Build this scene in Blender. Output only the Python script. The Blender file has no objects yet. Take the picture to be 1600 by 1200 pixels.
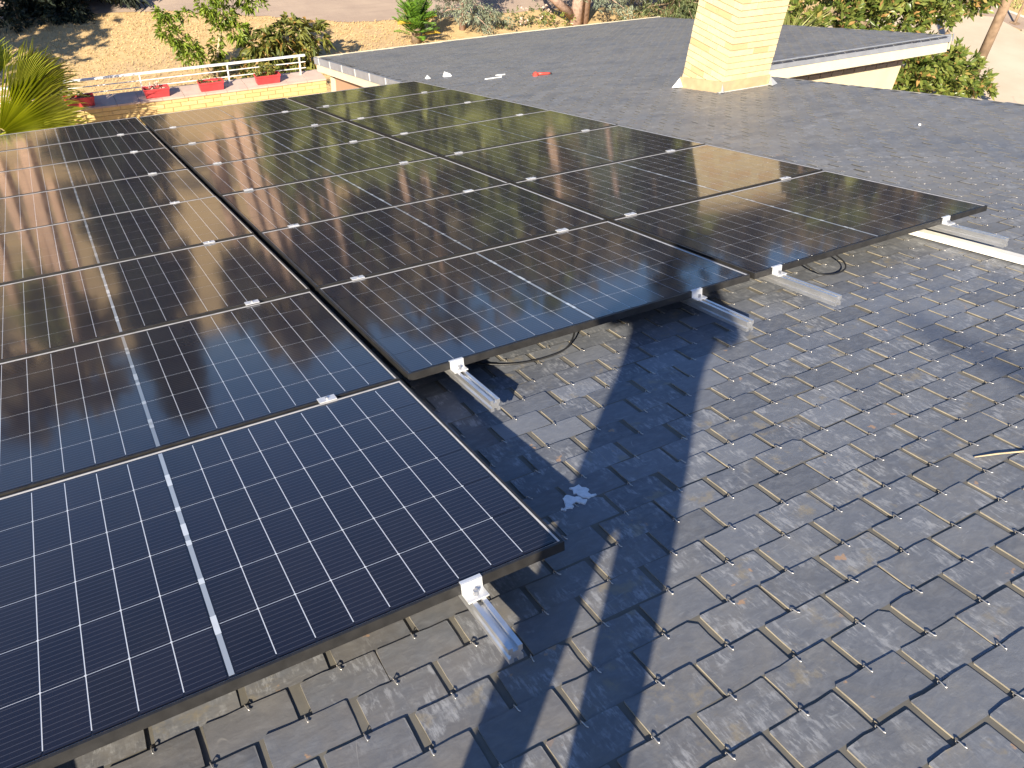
import bpy, math, random
import numpy as np
from mathutils import Matrix, Vector, Euler

random.seed(7)
RNG = np.random.default_rng(7)
scene = bpy.context.scene
R = math.radians

# ------------------------------------------------------------------ camera
cam_d = bpy.data.cameras.new('camera')
cam = bpy.data.objects.new('camera', cam_d)
scene.collection.objects.link(cam)
cam_d.sensor_width = 36.0
cam_d.sensor_fit = 'HORIZONTAL'
cam_d.lens = 1261.03 / 1600 * 36
cam_d.clip_start = 0.05
cam_d.clip_end = 2000
PITCH = R(16.0)                                   # slope of the roof
SA, CA = math.sin(PITCH), math.cos(PITCH)
ROOF = Matrix(((1, 0, 0, 0), (0, CA, SA, 0), (0, -SA, CA, 0), (0, 0, 0, 1)))   # roof frame: X along the ridge, Y down the slope, Z off the slates
R3 = ROOF.to_3x3()
c_right = R3 @ Vector((0.87056, -0.48830, -0.06068))
c_down = R3 @ Vector((-0.27468, -0.38079, -0.88292))
c_fwd = c_right.cross(c_down).normalized()
c_down = c_fwd.cross(c_right).normalized()
CAM = R3 @ Vector((-0.8758, -1.4434, 1.3633))
m = Matrix.Identity(4)
for i in range(3):
    m[i][0] = c_right[i]; m[i][1] = -c_down[i]; m[i][2] = -c_fwd[i]; m[i][3] = CAM[i]
cam.matrix_world = m
scene.camera = cam

# ------------------------------------------------------------------ light
SUN = (R3 @ Vector((-1.93, -2.2, 1.0))).normalized()
SUN_EL = math.asin(SUN.z); SUN_AZ = math.atan2(SUN.x, SUN.y)
w = bpy.data.worlds.new('World'); scene.world = w; w.use_nodes = True
nt = w.node_tree; nt.nodes.clear()
sky = nt.nodes.new('ShaderNodeTexSky'); sky.sky_type = 'NISHITA'; sky.sun_disc = False
sky.sun_elevation = SUN_EL; sky.sun_rotation = SUN_AZ % (2 * math.pi)
sky.air_density = 1.0; sky.dust_density = 1.0; sky.ozone_density = 3.0
bg = nt.nodes.new('ShaderNodeBackground'); bg.inputs[1].default_value = 0.062
wo = nt.nodes.new('ShaderNodeOutputWorld')
tint = nt.nodes.new('ShaderNodeMix'); tint.data_type = 'RGBA'; tint.blend_type = 'MULTIPLY'; tint.inputs[0].default_value = 1.0
tint.inputs[7].default_value = (0.72, 0.89, 1.18, 1)      # cool white balance of the whole sky
nt.links.new(sky.outputs[0], tint.inputs[6]); nt.links.new(tint.outputs[2], bg.inputs[0]); nt.links.new(bg.outputs[0], wo.inputs[0])
sd = bpy.data.lights.new('sun', 'SUN'); sd.energy = 5.0; sd.angle = R(0.53); sd.color = (1.0, 0.89, 0.72)
so = bpy.data.objects.new('sun', sd); scene.collection.objects.link(so)
so.rotation_euler = SUN.to_track_quat('Z', 'Y').to_euler()
so.location = (-20, -20, 25)

scene.view_settings.view_transform = 'Standard'
scene.view_settings.look = 'None'
scene.view_settings.exposure = 1.2
scene.view_settings.gamma = 1.0
scene.view_settings.use_curve_mapping = False

# ------------------------------------------------------------------ helpers
COL = scene.collection
MW = {}

def link(o, parent=None, mw=None):
    COL.objects.link(o)
    mw = mw if mw is not None else (MW[parent] if parent is not None else Matrix.Identity(4))
    MW[o] = mw.copy()
    if parent is not None:
        o.parent = parent
        o.matrix_basis = MW[parent].inverted() @ mw
    else:
        o.matrix_basis = mw
    return o

def tag(o, label=None, cat=None, group=None, kind=None):
    if label: o['label'] = label
    if cat: o['category'] = cat
    if group: o['group'] = group
    if kind: o['kind'] = kind
    return o

def empty(name, mw, label, cat, group=None):
    if not isinstance(mw, Matrix): mw = Matrix.Translation(mw)
    o = bpy.data.objects.new(name, None); o.empty_display_size = 0.2
    link(o, None, mw)
    return tag(o, label, cat, group)

def mesh_np(name, V, F, mats=(), midx=None, smooth=False):
    """V (n,3); F list of index lists or (k,m) array"""
    me = bpy.data.meshes.new(name)
    V = np.asarray(V, dtype=np.float32)
    if isinstance(F, np.ndarray):
        k, mm = F.shape
        me.vertices.add(len(V)); me.vertices.foreach_set('co', V.ravel())
        me.loops.add(k * mm); me.loops.foreach_set('vertex_index', F.astype(np.int32).ravel())
        me.polygons.add(k)
        me.polygons.foreach_set('loop_start', np.arange(k, dtype=np.int32) * mm)
        me.polygons.foreach_set('loop_total', np.full(k, mm, dtype=np.int32))
        me.update(calc_edges=True); me.validate()
    else:
        me.from_pydata(V.tolist(), [], F); me.update()
    for x in mats: me.materials.append(x)
    if midx is not None: me.polygons.foreach_set('material_index', np.asarray(midx, dtype=np.int32))
    if smooth: me.polygons.foreach_set('use_smooth', np.ones(len(me.polygons), dtype=bool))
    return me

def ob(name, me, parent=None, mw=None):
    return link(bpy.data.objects.new(name, me), parent, mw)

class MB:
    def __init__(s): s.v = []; s.f = []; s.m = []
    def add(s, V, F, mi=0):
        o = len(s.v); s.v += [tuple(x) for x in V]; s.f += [[i + o for i in f] for f in F]; s.m += [mi] * len(F)
        return s
    def box(s, lo, hi, mi=0, mat=None):
        x0, y0, z0 = lo; x1, y1, z1 = hi
        V = [(x0, y0, z0), (x1, y0, z0), (x1, y1, z0), (x0, y1, z0), (x0, y0, z1), (x1, y0, z1), (x1, y1, z1), (x0, y1, z1)]
        if mat is not None: V = [mat @ Vector(v) for v in V]
        return s.add(V, [[3, 2, 1, 0], [4, 5, 6, 7], [0, 1, 5, 4], [1, 2, 6, 5], [2, 3, 7, 6], [3, 0, 4, 7]], mi)
    def tube(s, pts, r, n=8, mi=0, caps=True):
        pts = [Vector(p) for p in pts]; rs = r if isinstance(r, (list, tuple)) else [r] * len(pts)
        V = []; F = []; ref = None
        for i, p in enumerate(pts):
            t = (pts[min(i + 1, len(pts) - 1)] - pts[max(i - 1, 0)]).normalized()
            if ref is None:
                ref = t.orthogonal().normalized()
            else:
                ref = (ref - t * ref.dot(t)).normalized()
            b = t.cross(ref)
            for k in range(n):
                a = 2 * math.pi * k / n
                V.append(p + (ref * math.cos(a) + b * math.sin(a)) * rs[i])
        for i in range(len(pts) - 1):
            for k in range(n):
                a = i * n + k; b2 = i * n + (k + 1) % n
                F.append([a, b2, b2 + n, a + n])
        if caps:
            F.append(list(range(n))[::-1]); F.append([(len(pts) - 1) * n + k for k in range(n)])
        return s.add(V, F, mi)
    def prism(s, poly, z0, z1, mi=0, mat=None, closed=True):
        n = len(poly)
        V = [(x, y, z0) for x, y in poly] + [(x, y, z1) for x, y in poly]
        if mat is not None: V = [mat @ Vector(v) for v in V]
        F = [[i, (i + 1) % n, (i + 1) % n + n, i + n] for i in range(n)]
        F += [list(range(n))[::-1], [i + n for i in range(n)]]
        return s.add(V, F, mi)
    def mesh(s, name, mats, smooth=False):
        me = bpy.data.meshes.new(name); me.from_pydata([tuple(v) for v in s.v], [], s.f)
        for x in mats: me.materials.append(x)
        me.polygons.foreach_set('material_index', np.array(s.m, dtype=np.int32))
        if smooth: me.polygons.foreach_set('use_smooth', np.ones(len(me.polygons), dtype=bool))
        me.update(); return me
    def build(s, name, mats, parent=None, mw=None, smooth=False, local=False):
        """verts are world coordinates unless mw given / local"""
        if not isinstance(mats, (list, tuple)): mats = [mats]
        if mw is None and not local: mw = Matrix.Identity(4)
        return ob(name, s.mesh(name, mats, smooth), parent, mw)

# ------------------------------------------------------------------ materials
class NB:
    def __init__(s, name):
        s.mat = bpy.data.materials.new(name); s.mat.use_nodes = True
        s.t = s.mat.node_tree; s.t.nodes.clear()
        s.out = s.t.nodes.new('ShaderNodeOutputMaterial')
    def n(s, kind, ins=None, **kw):
        x = s.t.nodes.new('ShaderNode' + kind)
        for k, v in kw.items(): setattr(x, k, v)
        for k, v in (ins or {}).items():
            if hasattr(v, 'is_output') or isinstance(v, bpy.types.NodeSocket): s.t.links.new(v, x.inputs[k])
            else: x.inputs[k].default_value = v
        return x
    def pos(s, scale=(1, 1, 1), rot=(0, 0, 0)):
        g = s.n('NewGeometry')
        return s.n('Mapping', {'Vector': g.outputs['Position'], 'Scale': scale, 'Rotation': rot}).outputs[0]
    def noise(s, vec, scale, detail=4, rough=0.55, dist=0.0):
        return s.n('TexNoise', {'Vector': vec, 'Scale': scale, 'Detail': detail, 'Roughness': rough, 'Distortion': dist}).outputs['Fac']
    def ramp(s, fac, a, b, ca=0.0, cb=1.0):
        return s.n('MapRange', {'Value': fac, 'From Min': a, 'From Max': b, 'To Min': ca, 'To Max': cb}, interpolation_type='SMOOTHSTEP').outputs[0]
    def mix(s, fac, a, b):
        x = s.t.nodes.new('ShaderNodeMix'); x.data_type = 'RGBA'
        for sock, v in ((x.inputs[0], fac), (x.inputs[6], a), (x.inputs[7], b)):
            if isinstance(v, bpy.types.NodeSocket): s.t.links.new(v, sock)
            else: sock.default_value = v if not isinstance(v, tuple) else (*v[:3], 1)
        return x.outputs[2]
    def math(s, op, a, b=0.0, clamp=False):
        x = s.n('Math', operation=op, use_clamp=clamp)
        for i, v in enumerate((a, b)):
            if isinstance(v, bpy.types.NodeSocket): s.t.links.new(v, x.inputs[i])
            else: x.inputs[i].default_value = v
        return x.outputs[0]
    def rnd(s):
        a = s.n('NewGeometry').outputs['Random Per Island']; b = s.n('ObjectInfo').outputs['Random']
        return s.math('FRACT', s.math('ADD', a, b))
    def bump(s, h, strength=0.3, dist=0.005):
        return s.n('Bump', {'Height': h, 'Strength': strength, 'Distance': dist}).outputs[0]
    def pbr(s, col, rough=0.6, metal=0.0, normal=None, spec=0.5, **extra):
        p = s.n('BsdfPrincipled')
        for k, v in {'Base Color': col, 'Roughness': rough, 'Metallic': metal, 'Specular IOR Level': spec, **extra}.items():
            if isinstance(v, bpy.types.NodeSocket): s.t.links.new(v, p.inputs[k])
            elif isinstance(v, tuple): p.inputs[k].default_value = (*v[:3], 1)
            else: p.inputs[k].default_value = v
        if normal is not None: s.t.links.new(normal, p.inputs['Normal'])
        s.t.links.new(p.outputs[0], s.out.inputs[0]); return p

def simple(name, col, rough=0.6, metal=0.0, var=0.12, scale=8.0, bump=0.1, spec=0.5, dirt=None):
    b = NB(name); v = b.pos()
    n1 = b.noise(v, scale, 5); 
    c = b.mix(b.ramp(n1, 0.25, 0.75), tuple(x * (1 - var) for x in col), tuple(min(1, x * (1 + var)) for x in col))
    if dirt:
        c = b.mix(b.ramp(b.noise(v, scale * 0.35, 8, 0.65), 0.5, 0.75), c, dirt)
    n2 = b.noise(v, scale * 12, 4)
    b.pbr(c, b.ramp(n2, 0.2, 0.8, rough - 0.06, rough + 0.06), metal, b.bump(n2, bump, 0.003), spec)
    return b.mat

def leafmat(name, dark, light, trans=0.35, rough=0.45, tip=None):
    b = NB(name)
    r = b.rnd()
    v = b.pos()
    f = b.math('ADD', b.math('MULTIPLY', r, 0.7), b.math('MULTIPLY', b.noise(v, 1.3, 3), 0.5))
    c = b.mix(b.ramp(f, 0.15, 1.0), dark, light)
    if tip: c = b.mix(b.ramp(r, 0.90, 0.95), c, tip)
    p = b.pbr(c, rough, 0.0, None, 0.4)
    tr = b.n('BsdfTranslucent', {'Color': c})
    mx = b.n('MixShader', {0: trans, 1: p.outputs[0], 2: tr.outputs[0]})
    b.t.links.new(mx.outputs[0], b.out.inputs[0])
    return b.mat

def m_slate():
    b = NB('slate'); v = b.pos(); r = b.rnd()
    vr = b.n('VectorMath', {0: v, 1: b.n('CombineXYZ', {0: b.math('MULTIPLY', r, 37.0), 1: b.math('MULTIPLY', r, 11.0)}).outputs[0]}, operation='ADD').outputs[0]
    base = b.mix(r, (0.080, 0.088, 0.104), (0.172, 0.184, 0.206))
    base = b.mix(b.ramp(b.noise(v, 0.9, 3), 0.35, 0.7), base, (0.125, 0.131, 0.142))
    # cleft stone grain, different on each slate
    st = b.n('Mapping', {'Vector': vr, 'Scale': (1, 2.2, 1), 'Rotation': (0, 0, 0.5)}).outputs[0]
    g = b.noise(st, 24, 8, 0.65, 0.6)
    base = b.mix(b.ramp(g, 0.35, 0.8, 0, 0.6), base, (0.215, 0.225, 0.238))
    # dust, chiefly along the panels and in patches
    big = b.noise(v, 0.55, 4, 0.6)
    med = b.noise(vr, 7, 9, 0.7, 0.8)
    dm = b.math('MULTIPLY', b.ramp(big, 0.40, 0.66), b.ramp(med, 0.42, 0.72))
    base = b.mix(b.math('MULTIPLY', dm, 0.4), base, (0.25, 0.232, 0.195))
    # pale worn scuffs
    sc = b.noise(b.n('Mapping', {'Vector': vr, 'Scale': (1.0, 4.0, 1), 'Rotation': (0, 0, 1.1)}).outputs[0], 11, 9, 0.75, 1.2)
    sm = b.math('MULTIPLY', b.ramp(sc, 0.56, 0.70), b.ramp(r, 0.35, 0.8))
    base = b.mix(b.math('MULTIPLY', sm, 0.75), base, (0.30, 0.31, 0.315))
    v2 = b.n('VectorMath', {0: v, 1: b.n('CombineXYZ', {0: b.math('MULTIPLY', r, 19.0), 1: b.math('MULTIPLY', r, 53.0)}).outputs[0]}, operation='ADD').outputs[0]
    dirn = b.n('Mapping', {'Vector': v2, 'Scale': (1, .14, 1), 'Rotation': (0, 0, 0.7)}).outputs[0]
    ridge = b.math('ABSOLUTE', b.math('SUBTRACT', b.noise(dirn, 9.0, 1, 0.3), 0.5))
    scr = b.math('MULTIPLY', b.ramp(ridge, 0.0, 0.006, 1.0, 0.0), b.math('MULTIPLY', b.ramp(b.noise(v2, 6, 3), 0.5, 0.62), b.ramp(b.math('FRACT', b.math('MULTIPLY', r, 5.1)), 0.80, 0.86)))
    base = b.mix(b.math('MULTIPLY', scr, 0.6), base, (0.40, 0.39, 0.37))
    xx = b.n('SeparateXYZ', {0: v}).outputs[0]
    near = b.math('MULTIPLY', b.ramp(xx, 0.45, -0.25), b.ramp(b.noise(v, 5, 6, 0.65), 0.3, 0.62))
    base = b.mix(b.math('MULTIPLY', near, 0.32), base, (0.19, 0.16, 0.118))
    fm_ = b.math('MULTIPLY', b.ramp(xx, 2.6, 4.2), b.ramp(b.noise(v, 1.6, 8, 0.7), 0.28, 0.62))
    base = b.mix(b.math('MULTIPLY', fm_, 0.58), base, (0.25, 0.235, 0.205))
    # brushed chalky strokes, two directions
    for k_, (rot_, thr, lim) in enumerate(((2.2, 0.50, 0.40), (0.35, 0.53, 0.55))):
        sn = b.noise(b.n('Mapping', {'Vector': v2 if k_ else vr, 'Scale': (1.0, 0.16, 1), 'Rotation': (0, 0, rot_)}).outputs[0], 75, 5, 0.7, 0.3)
        pa = b.noise(v2 if k_ else vr, 12, 5, 0.6)
        mk = b.math('MULTIPLY', b.math('MULTIPLY', b.ramp(sn, 0.47, 0.60), b.ramp(pa, thr - .04, thr + .10)), b.ramp(b.math('FRACT', b.math('MULTIPLY', r, 3.7 + 2.2 * k_)), lim - .1, lim + .15))
        base = b.mix(b.math('MULTIPLY', mk, 0.55), base, (0.38, 0.385, 0.385))
    och = b.math('MULTIPLY', b.ramp(b.noise(v2, 13, 7, 0.65), 0.54, 0.68), b.ramp(b.math('FRACT', b.math('MULTIPLY', r, 6.1)), 0.62, 0.78))
    base = b.mix(b.math('MULTIPLY', och, 0.55), base, (0.27, 0.225, 0.14))
    # rusty lichen spots on a few slates
    li = b.math('MULTIPLY', b.ramp(b.noise(vr, 17, 4, 0.55), 0.665, 0.71), b.ramp(b.math('FRACT', b.math('MULTIPLY', r, 7.3)), 0.62, 0.7))
    base = b.mix(b.math('MULTIPLY', li, 0.8), base, (0.40, 0.25, 0.14))
    h = b.math('ADD', b.math('MULTIPLY', g, 0.6), b.math('MULTIPLY', b.noise(vr, 90, 4), 0.3))
    b.pbr(base, b.ramp(med, 0.3, 0.7, 0.42, 0.62), 0, b.bump(h, 0.32, 0.004), 0.55)
    return b.mat

def m_cell(name, base, lines):
    b = NB(name)
    tc = b.n('TexCoord').outputs['Object']
    v = b.pos()
    cosv = b.math('SUBTRACT', 1.0, b.n('LayerWeight', {'Blend': 0.5}).outputs['Facing'])
    thin = b.math('MINIMUM', b.math('DIVIDE', 0.013, b.math('MAXIMUM', cosv, 0.05)), 0.12)     # a dust film looks denser the flatter one looks along it
    dust = b.math('MULTIPLY', thin, b.math('ADD', 0.55, b.ramp(b.noise(v, 2.2, 6, 0.65), 0.3, 0.8)))
    col = b.mix(b.n('ObjectInfo').outputs['Random'], tuple(x * 0.8 for x in base), tuple(x * 1.25 for x in base))
    if lines:
        sx = b.n('SeparateXYZ', {0: tc})
        u = b.math('FRACT', b.math('ADD', b.math('MULTIPLY', sx.outputs[1], 1 / 0.0165), 0.5))
        d = b.math('ABSOLUTE', b.math('SUBTRACT', u, 0.5))
        ln = b.math('LESS_THAN', d, 0.055)
        col = b.mix(b.math('MULTIPLY', ln, 0.85), col, (0.055, 0.056, 0.070))
    col = b.mix(dust, col, (0.34, 0.30, 0.26))
    rr = b.ramp(b.noise(v, 5, 5), 0.3, 0.7, 0.055, 0.085)
    b.pbr(col, 0.5, 0.0, None, 0.12, **{'Coat Weight': 1.0, 'Coat Roughness': rr, 'Coat IOR': 1.5})
    return b.mat

def m_brick(name, a, bcol, odd, sc=14):
    b = NB(name); v = b.pos(); r = b.n('ObjectInfo').outputs['Random']
    c = b.mix(r, a, bcol)
    c = b.mix(b.ramp(b.math('FRACT', b.math('MULTIPLY', r, 9.7)), 0.84, 0.87), c, odd)
    n1 = b.noise(v, sc, 6, 0.65)
    c = b.mix(b.ramp(n1, 0.35, 0.75, 0, 0.45), c, tuple(x * 0.78 for x in a))
    n2 = b.noise(v, 120, 4)
    b.pbr(c, 0.85, 0, b.bump(b.math('ADD', n1, n2), 0.5, 0.004), 0.2)
    return b.mat

def m_ground():
    b = NB('dry_grass_ground'); v = b.pos()
    n1 = b.noise(v, 0.25, 6, 0.6); n2 = b.noise(v, 3.5, 8, 0.7, 0.4); n3 = b.noise(v, 22, 6, 0.7)
    c = b.mix(b.ramp(n2, 0.3, 0.7), (0.50, 0.345, 0.165), (0.62, 0.45, 0.235))
    c = b.mix(b.ramp(n1, 0.5, 0.68, 0, 0.6), c, (0.42, 0.30, 0.19))
    c = b.mix(b.ramp(n3, 0.58, 0.8, 0, 0.4), c, (0.24, 0.16, 0.08))
    b.pbr(c, 0.95, 0, b.bump(b.math('ADD', n2, n3), 0.35, 0.04), 0.1)
    return b.mat

def m_dirt():
    b = NB('bare_dirt'); v = b.pos()
    n1 = b.noise(v, 0.5, 6, 0.6); n2 = b.noise(v, 6, 8, 0.7)
    st = b.noise(b.n('Mapping', {'Vector': v, 'Scale': (0.25, 3, 1), 'Rotation': (0, 0, 0.3)}).outputs[0], 1.6, 5, 0.6)
    c = b.mix(b.ramp(n1, 0.3, 0.7), (0.36, 0.275, 0.22), (0.45, 0.35, 0.27))
    c = b.mix(b.ramp(st, 0.5, 0.75, 0, 0.5), c, (0.30, 0.23, 0.19))
    c = b.mix(b.ramp(n2, 0.6, 0.8, 0, 0.5), c, (0.50, 0.41, 0.32))
    b.pbr(c, 0.95, 0, b.bump(n2, 0.5, 0.02), 0.1)
    return b.mat

def m_concrete():
    b = NB('pale_concrete'); v = b.pos()
    n1 = b.noise(v, 0.35, 6, 0.65); n2 = b.noise(v, 9, 8, 0.7)
    cr = b.noise(v, 1.1, 9, 0.75, 1.5)
    c = b.mix(b.ramp(n1, 0.3, 0.7), (0.52, 0.42, 0.315), (0.60, 0.50, 0.385))
    c = b.mix(b.ramp(cr, 0.60, 0.72, 0, 0.45), c, (0.33, 0.27, 0.215))
    c = b.mix(b.ramp(n2, 0.6, 0.85, 0, 0.25), c, (0.38, 0.31, 0.25))
    b.pbr(c, 0.9, 0, b.bump(n2, 0.3, 0.01), 0.15)
    return b.mat

M = {}
M['slate'] = m_slate()
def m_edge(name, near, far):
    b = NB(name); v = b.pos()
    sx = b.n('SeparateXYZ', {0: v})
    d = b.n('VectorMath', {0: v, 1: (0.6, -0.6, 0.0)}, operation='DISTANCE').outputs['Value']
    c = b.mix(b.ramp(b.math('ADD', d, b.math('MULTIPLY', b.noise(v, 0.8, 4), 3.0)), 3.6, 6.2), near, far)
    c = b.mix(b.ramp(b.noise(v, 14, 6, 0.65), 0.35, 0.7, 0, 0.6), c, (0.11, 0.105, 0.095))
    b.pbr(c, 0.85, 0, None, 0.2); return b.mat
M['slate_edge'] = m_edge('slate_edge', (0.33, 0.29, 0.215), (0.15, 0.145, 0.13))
M['slate_gap'] = m_edge('dusty_slate_joint', (0.155, 0.145, 0.122), (0.10, 0.10, 0.10))
M['hook'] = simple('hook_wire', (0.62, 0.58, 0.52), 0.35, 0.75, scale=40)
M['deck'] = simple('roof_deck', (0.05, 0.05, 0.052), 0.9)
M['cell'] = m_cell('solar_cell', (0.0035, 0.004, 0.011), True)
M['back'] = m_cell('backsheet_black', (0.005, 0.005, 0.009), False)
M['grid'] = m_cell('silver_grid', (0.60, 0.63, 0.67), False)
M['strip'] = m_cell('busbar_tape', (0.24, 0.275, 0.32), False)
M['tab'] = m_cell('solder_tab', (0.46, 0.50, 0.54), False)
M['frame'] = simple('black_anodised', (0.022, 0.021, 0.020), 0.42, 0.0, spec=0.5, scale=25, var=0.3)
M['frame_edge'] = simple('sunlit_frame_edge', (0.60, 0.58, 0.55), 0.38, 0.6, scale=30)  # lighter chamfer: sunlight on the frame's inner step put into the colour
M['alu'] = simple('mill_aluminium', (0.74, 0.735, 0.72), 0.36, 0.85, scale=18, var=0.08)
M['alu_clamp'] = simple('clamp_aluminium', (0.83, 0.83, 0.82), 0.42, 0.55, scale=30, var=0.06)
M['steel'] = simple('bolt_steel', (0.5, 0.5, 0.5), 0.3, 0.9, scale=30)
M['white_metal'] = simple('white_painted_metal', (0.78, 0.76, 0.72), 0.45, scale=5, var=0.05, dirt=(0.62, 0.58, 0.50))
M['white_bar'] = simple('white_bar_paint', (0.80, 0.76, 0.67), 0.55, scale=9, var=0.06)
M['flashing'] = simple('zinc_flashing', (0.27, 0.285, 0.315), 0.5, 0.25, scale=5, var=0.1)
M['fascia'] = simple('cream_fascia', (0.60, 0.53, 0.38), 0.7, scale=4, var=0.05)
M['render_wall'] = simple('cream_render', (0.66, 0.55, 0.36), 0.9, scale=4, var=0.06, bump=0.3, spec=0.15)
M['brick'] = m_brick('yellow_brick', (0.62, 0.49, 0.275), (0.68, 0.55, 0.33), (0.60, 0.39, 0.20))
M['brick_p'] = m_brick('parapet_brick', (0.58, 0.42, 0.18), (0.68, 0.52, 0.25), (0.60, 0.42, 0.2))
M['brick_d'] = m_brick('brown_brick', (0.34, 0.25, 0.17), (0.42, 0.31, 0.21), (0.36, 0.22, 0.14))
M['mortar'] = simple('mortar', (0.54, 0.43, 0.245), 0.95, scale=20, spec=0.1)
M['mortar_d'] = simple('dark_mortar', (0.22, 0.17, 0.115), 0.95, scale=20, spec=0.1)
M['skirt'] = simple('cement_skirt', (0.47, 0.35, 0.20), 0.9, scale=12, var=0.12, spec=0.15, dirt=(0.44, 0.34, 0.22))
M['lead'] = simple('pale_lead', (0.60, 0.60, 0.58), 0.55, 0.2, scale=12)
M['tile'] = simple('pink_ledge_tile', (0.50, 0.38, 0.31), 0.8, scale=5, var=0.12)
M['red'] = simple('red_plastic', (0.52, 0.055, 0.06), 0.5, scale=6, var=0.15, spec=0.4)
M['soil'] = simple('planter_soil', (0.16, 0.09, 0.055), 0.95, scale=40, var=0.5, bump=0.8)
M['redtool'] = simple('red_tool_body', (0.58, 0.07, 0.05), 0.45, scale=30)
M['blacktool'] = simple('dark_rubber', (0.03, 0.028, 0.028), 0.6, scale=30)
M['cable'] = simple('black_cable', (0.015, 0.015, 0.015), 0.5, scale=30)
M['plaster'] = simple('white_plaster', (0.80, 0.81, 0.80), 0.9, scale=60, var=0.12)
M['bark_pink'] = simple('pink_bark', (0.36, 0.25, 0.195), 0.95, scale=9, var=0.3, bump=0.8, spec=0.1)
M['bark'] = simple('grey_bark', (0.24, 0.18, 0.12), 0.95, scale=9, var=0.3, bump=0.8, spec=0.1)
M['bark_pale'] = simple('pale_bark', (0.46, 0.37, 0.24), 0.9, scale=12, var=0.2, bump=0.6, spec=0.1)
M['pole'] = simple('weathered_pole', (0.26, 0.18, 0.12), 0.9, scale=5, var=0.3, bump=0.5, spec=0.1)
M['leaf_bright'] = leafmat('fresh_leaf', (0.11, 0.18, 0.022), (0.30, 0.38, 0.05), 0.4)
M['leaf_loquat'] = leafmat('olive_leaf', (0.075, 0.10, 0.022), (0.24, 0.24, 0.055), 0.25, tip=(0.38, 0.22, 0.06))
M['leaf_magnolia'] = leafmat('glossy_leaf', (0.065, 0.11, 0.020), (0.25, 0.28, 0.065), 0.3, 0.32, tip=(0.42, 0.25, 0.09))
M['leaf_cedar'] = leafmat('blue_needles', (0.11, 0.14, 0.095), (0.27, 0.30, 0.205), 0.15, 0.6)
M['leaf_cedar_g'] = leafmat('green_needles', (0.045, 0.068, 0.024), (0.15, 0.175, 0.065), 0.15, 0.6)
M['leaf_dark'] = leafmat('dark_needles', (0.012, 0.018, 0.011), (0.030, 0.042, 0.022), 0.08, 0.7)
M['leaf_far'] = leafmat('far_leaf', (0.075, 0.07, 0.035), (0.26, 0.19, 0.10), 0.2, 0.7)
M['leaf_far_dark'] = leafmat('far_leaf_dark', (0.025, 0.027, 0.016), (0.08, 0.07, 0.04), 0.15, 0.7)
M['leaf_far_olive'] = leafmat('far_leaf_olive', (0.09, 0.11, 0.025), (0.24, 0.25, 0.07), 0.2, 0.7)
M['sago'] = leafmat('sago_leaf', (0.055, 0.13, 0.015), (0.16, 0.30, 0.03), 0.25, 0.35)
M['sago_y'] = leafmat('yellow_sago', (0.42, 0.27, 0.03), (0.60, 0.42, 0.05), 0.25, 0.5)
M['palm'] = leafmat('palm_leaf', (0.34, 0.38, 0.035), (0.58, 0.60, 0.075), 0.45, 0.38)
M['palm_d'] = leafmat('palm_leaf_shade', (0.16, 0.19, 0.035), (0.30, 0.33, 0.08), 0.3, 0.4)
M['yucca'] = leafmat('pale_spike_leaf', (0.26, 0.30, 0.09), (0.46, 0.46, 0.17), 0.3, 0.5)
M['straw'] = leafmat('straw', (0.58, 0.41, 0.195), (0.72, 0.53, 0.27), 0.35, 0.8)
M['flower'] = leafmat('pale_blossom', (0.60, 0.42, 0.34), (0.75, 0.62, 0.52), 0.3, 0.7)
M['trunk_far'] = simple('far_trunk', (0.46, 0.31, 0.22), 0.95, scale=3, var=0.25, spec=0.1)
M['ground'] = m_ground(); M['dirt'] = m_dirt(); M['concrete'] = m_concrete()
M['asphalt'] = simple('old_asphalt', (0.085, 0.083, 0.082), 0.9, scale=6, var=0.25, spec=0.2)
M['kerb'] = simple('kerb_stone', (0.36, 0.29, 0.225), 0.9, scale=3)
M['road_white'] = simple('road_paint', (0.72, 0.66, 0.55), 0.8, scale=4)
M['terra'] = simple('terracotta_wall', (0.36, 0.17, 0.125), 0.9, scale=1.5, var=0.15)
M['cloth_blue'] = simple('denim', (0.03, 0.045, 0.09), 0.9, scale=40, var=0.2)
M['cloth_shirt'] = simple('grey_shirt', (0.18, 0.18, 0.19), 0.9, scale=40, var=0.15)
M['skin'] = simple('skin', (0.48, 0.29, 0.20), 0.55, scale=20, var=0.08)
M['hair'] = simple('dark_hair', (0.025, 0.018, 0.012), 0.6, scale=60, var=0.4)
M['phone'] = simple('phone_body', (0.02, 0.02, 0.022), 0.25, scale=20)

# ------------------------------------------------------------------ ground and setting
GZ = -8.0
def sheet(name, poly, z, mat):
    o = MB().add([(x, y, z) for x, y in poly], [list(range(len(poly)))]).build(name, mat)
    return tag(o, kind='structure')
sheet('ground', [(-400, -400), (400, -400), (400, 400), (-400, 400)], GZ, M['ground'])
def ragged(pts, amp, n=10):
    out = []
    for i, p in enumerate(pts):
        q = pts[(i + 1) % len(pts)]
        for k in range(n):
            t = k / n
            out.append((p[0] + (q[0] - p[0]) * t + random.uniform(-amp, amp), p[1] + (q[1] - p[1]) * t + random.uniform(-amp, amp)))
    return out
sheet('dirt_track', ragged([(-25, 33.2), (3.9, 29.6), (9.2, 26.9), (14.0, 26.4), (24, 25.6), (24, 33), (12, 38), (-25, 46)], 0.18, 14), GZ + 0.012, M['dirt'])
sheet('concrete_yard', [(13.0, -12), (35.0, -12), (35.0, 18.4), (35.6, 20.2), (33, 21.6), (24, 22.3), (17, 21.5), (13.2, 18)], GZ + 0.016, M['concrete'])
sheet('street', [(35.25, -12), (37.1, -12), (37.1, 60), (36.6, 60), (35.25, 18.4)], GZ + 0.008, M['dirt'])
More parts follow.
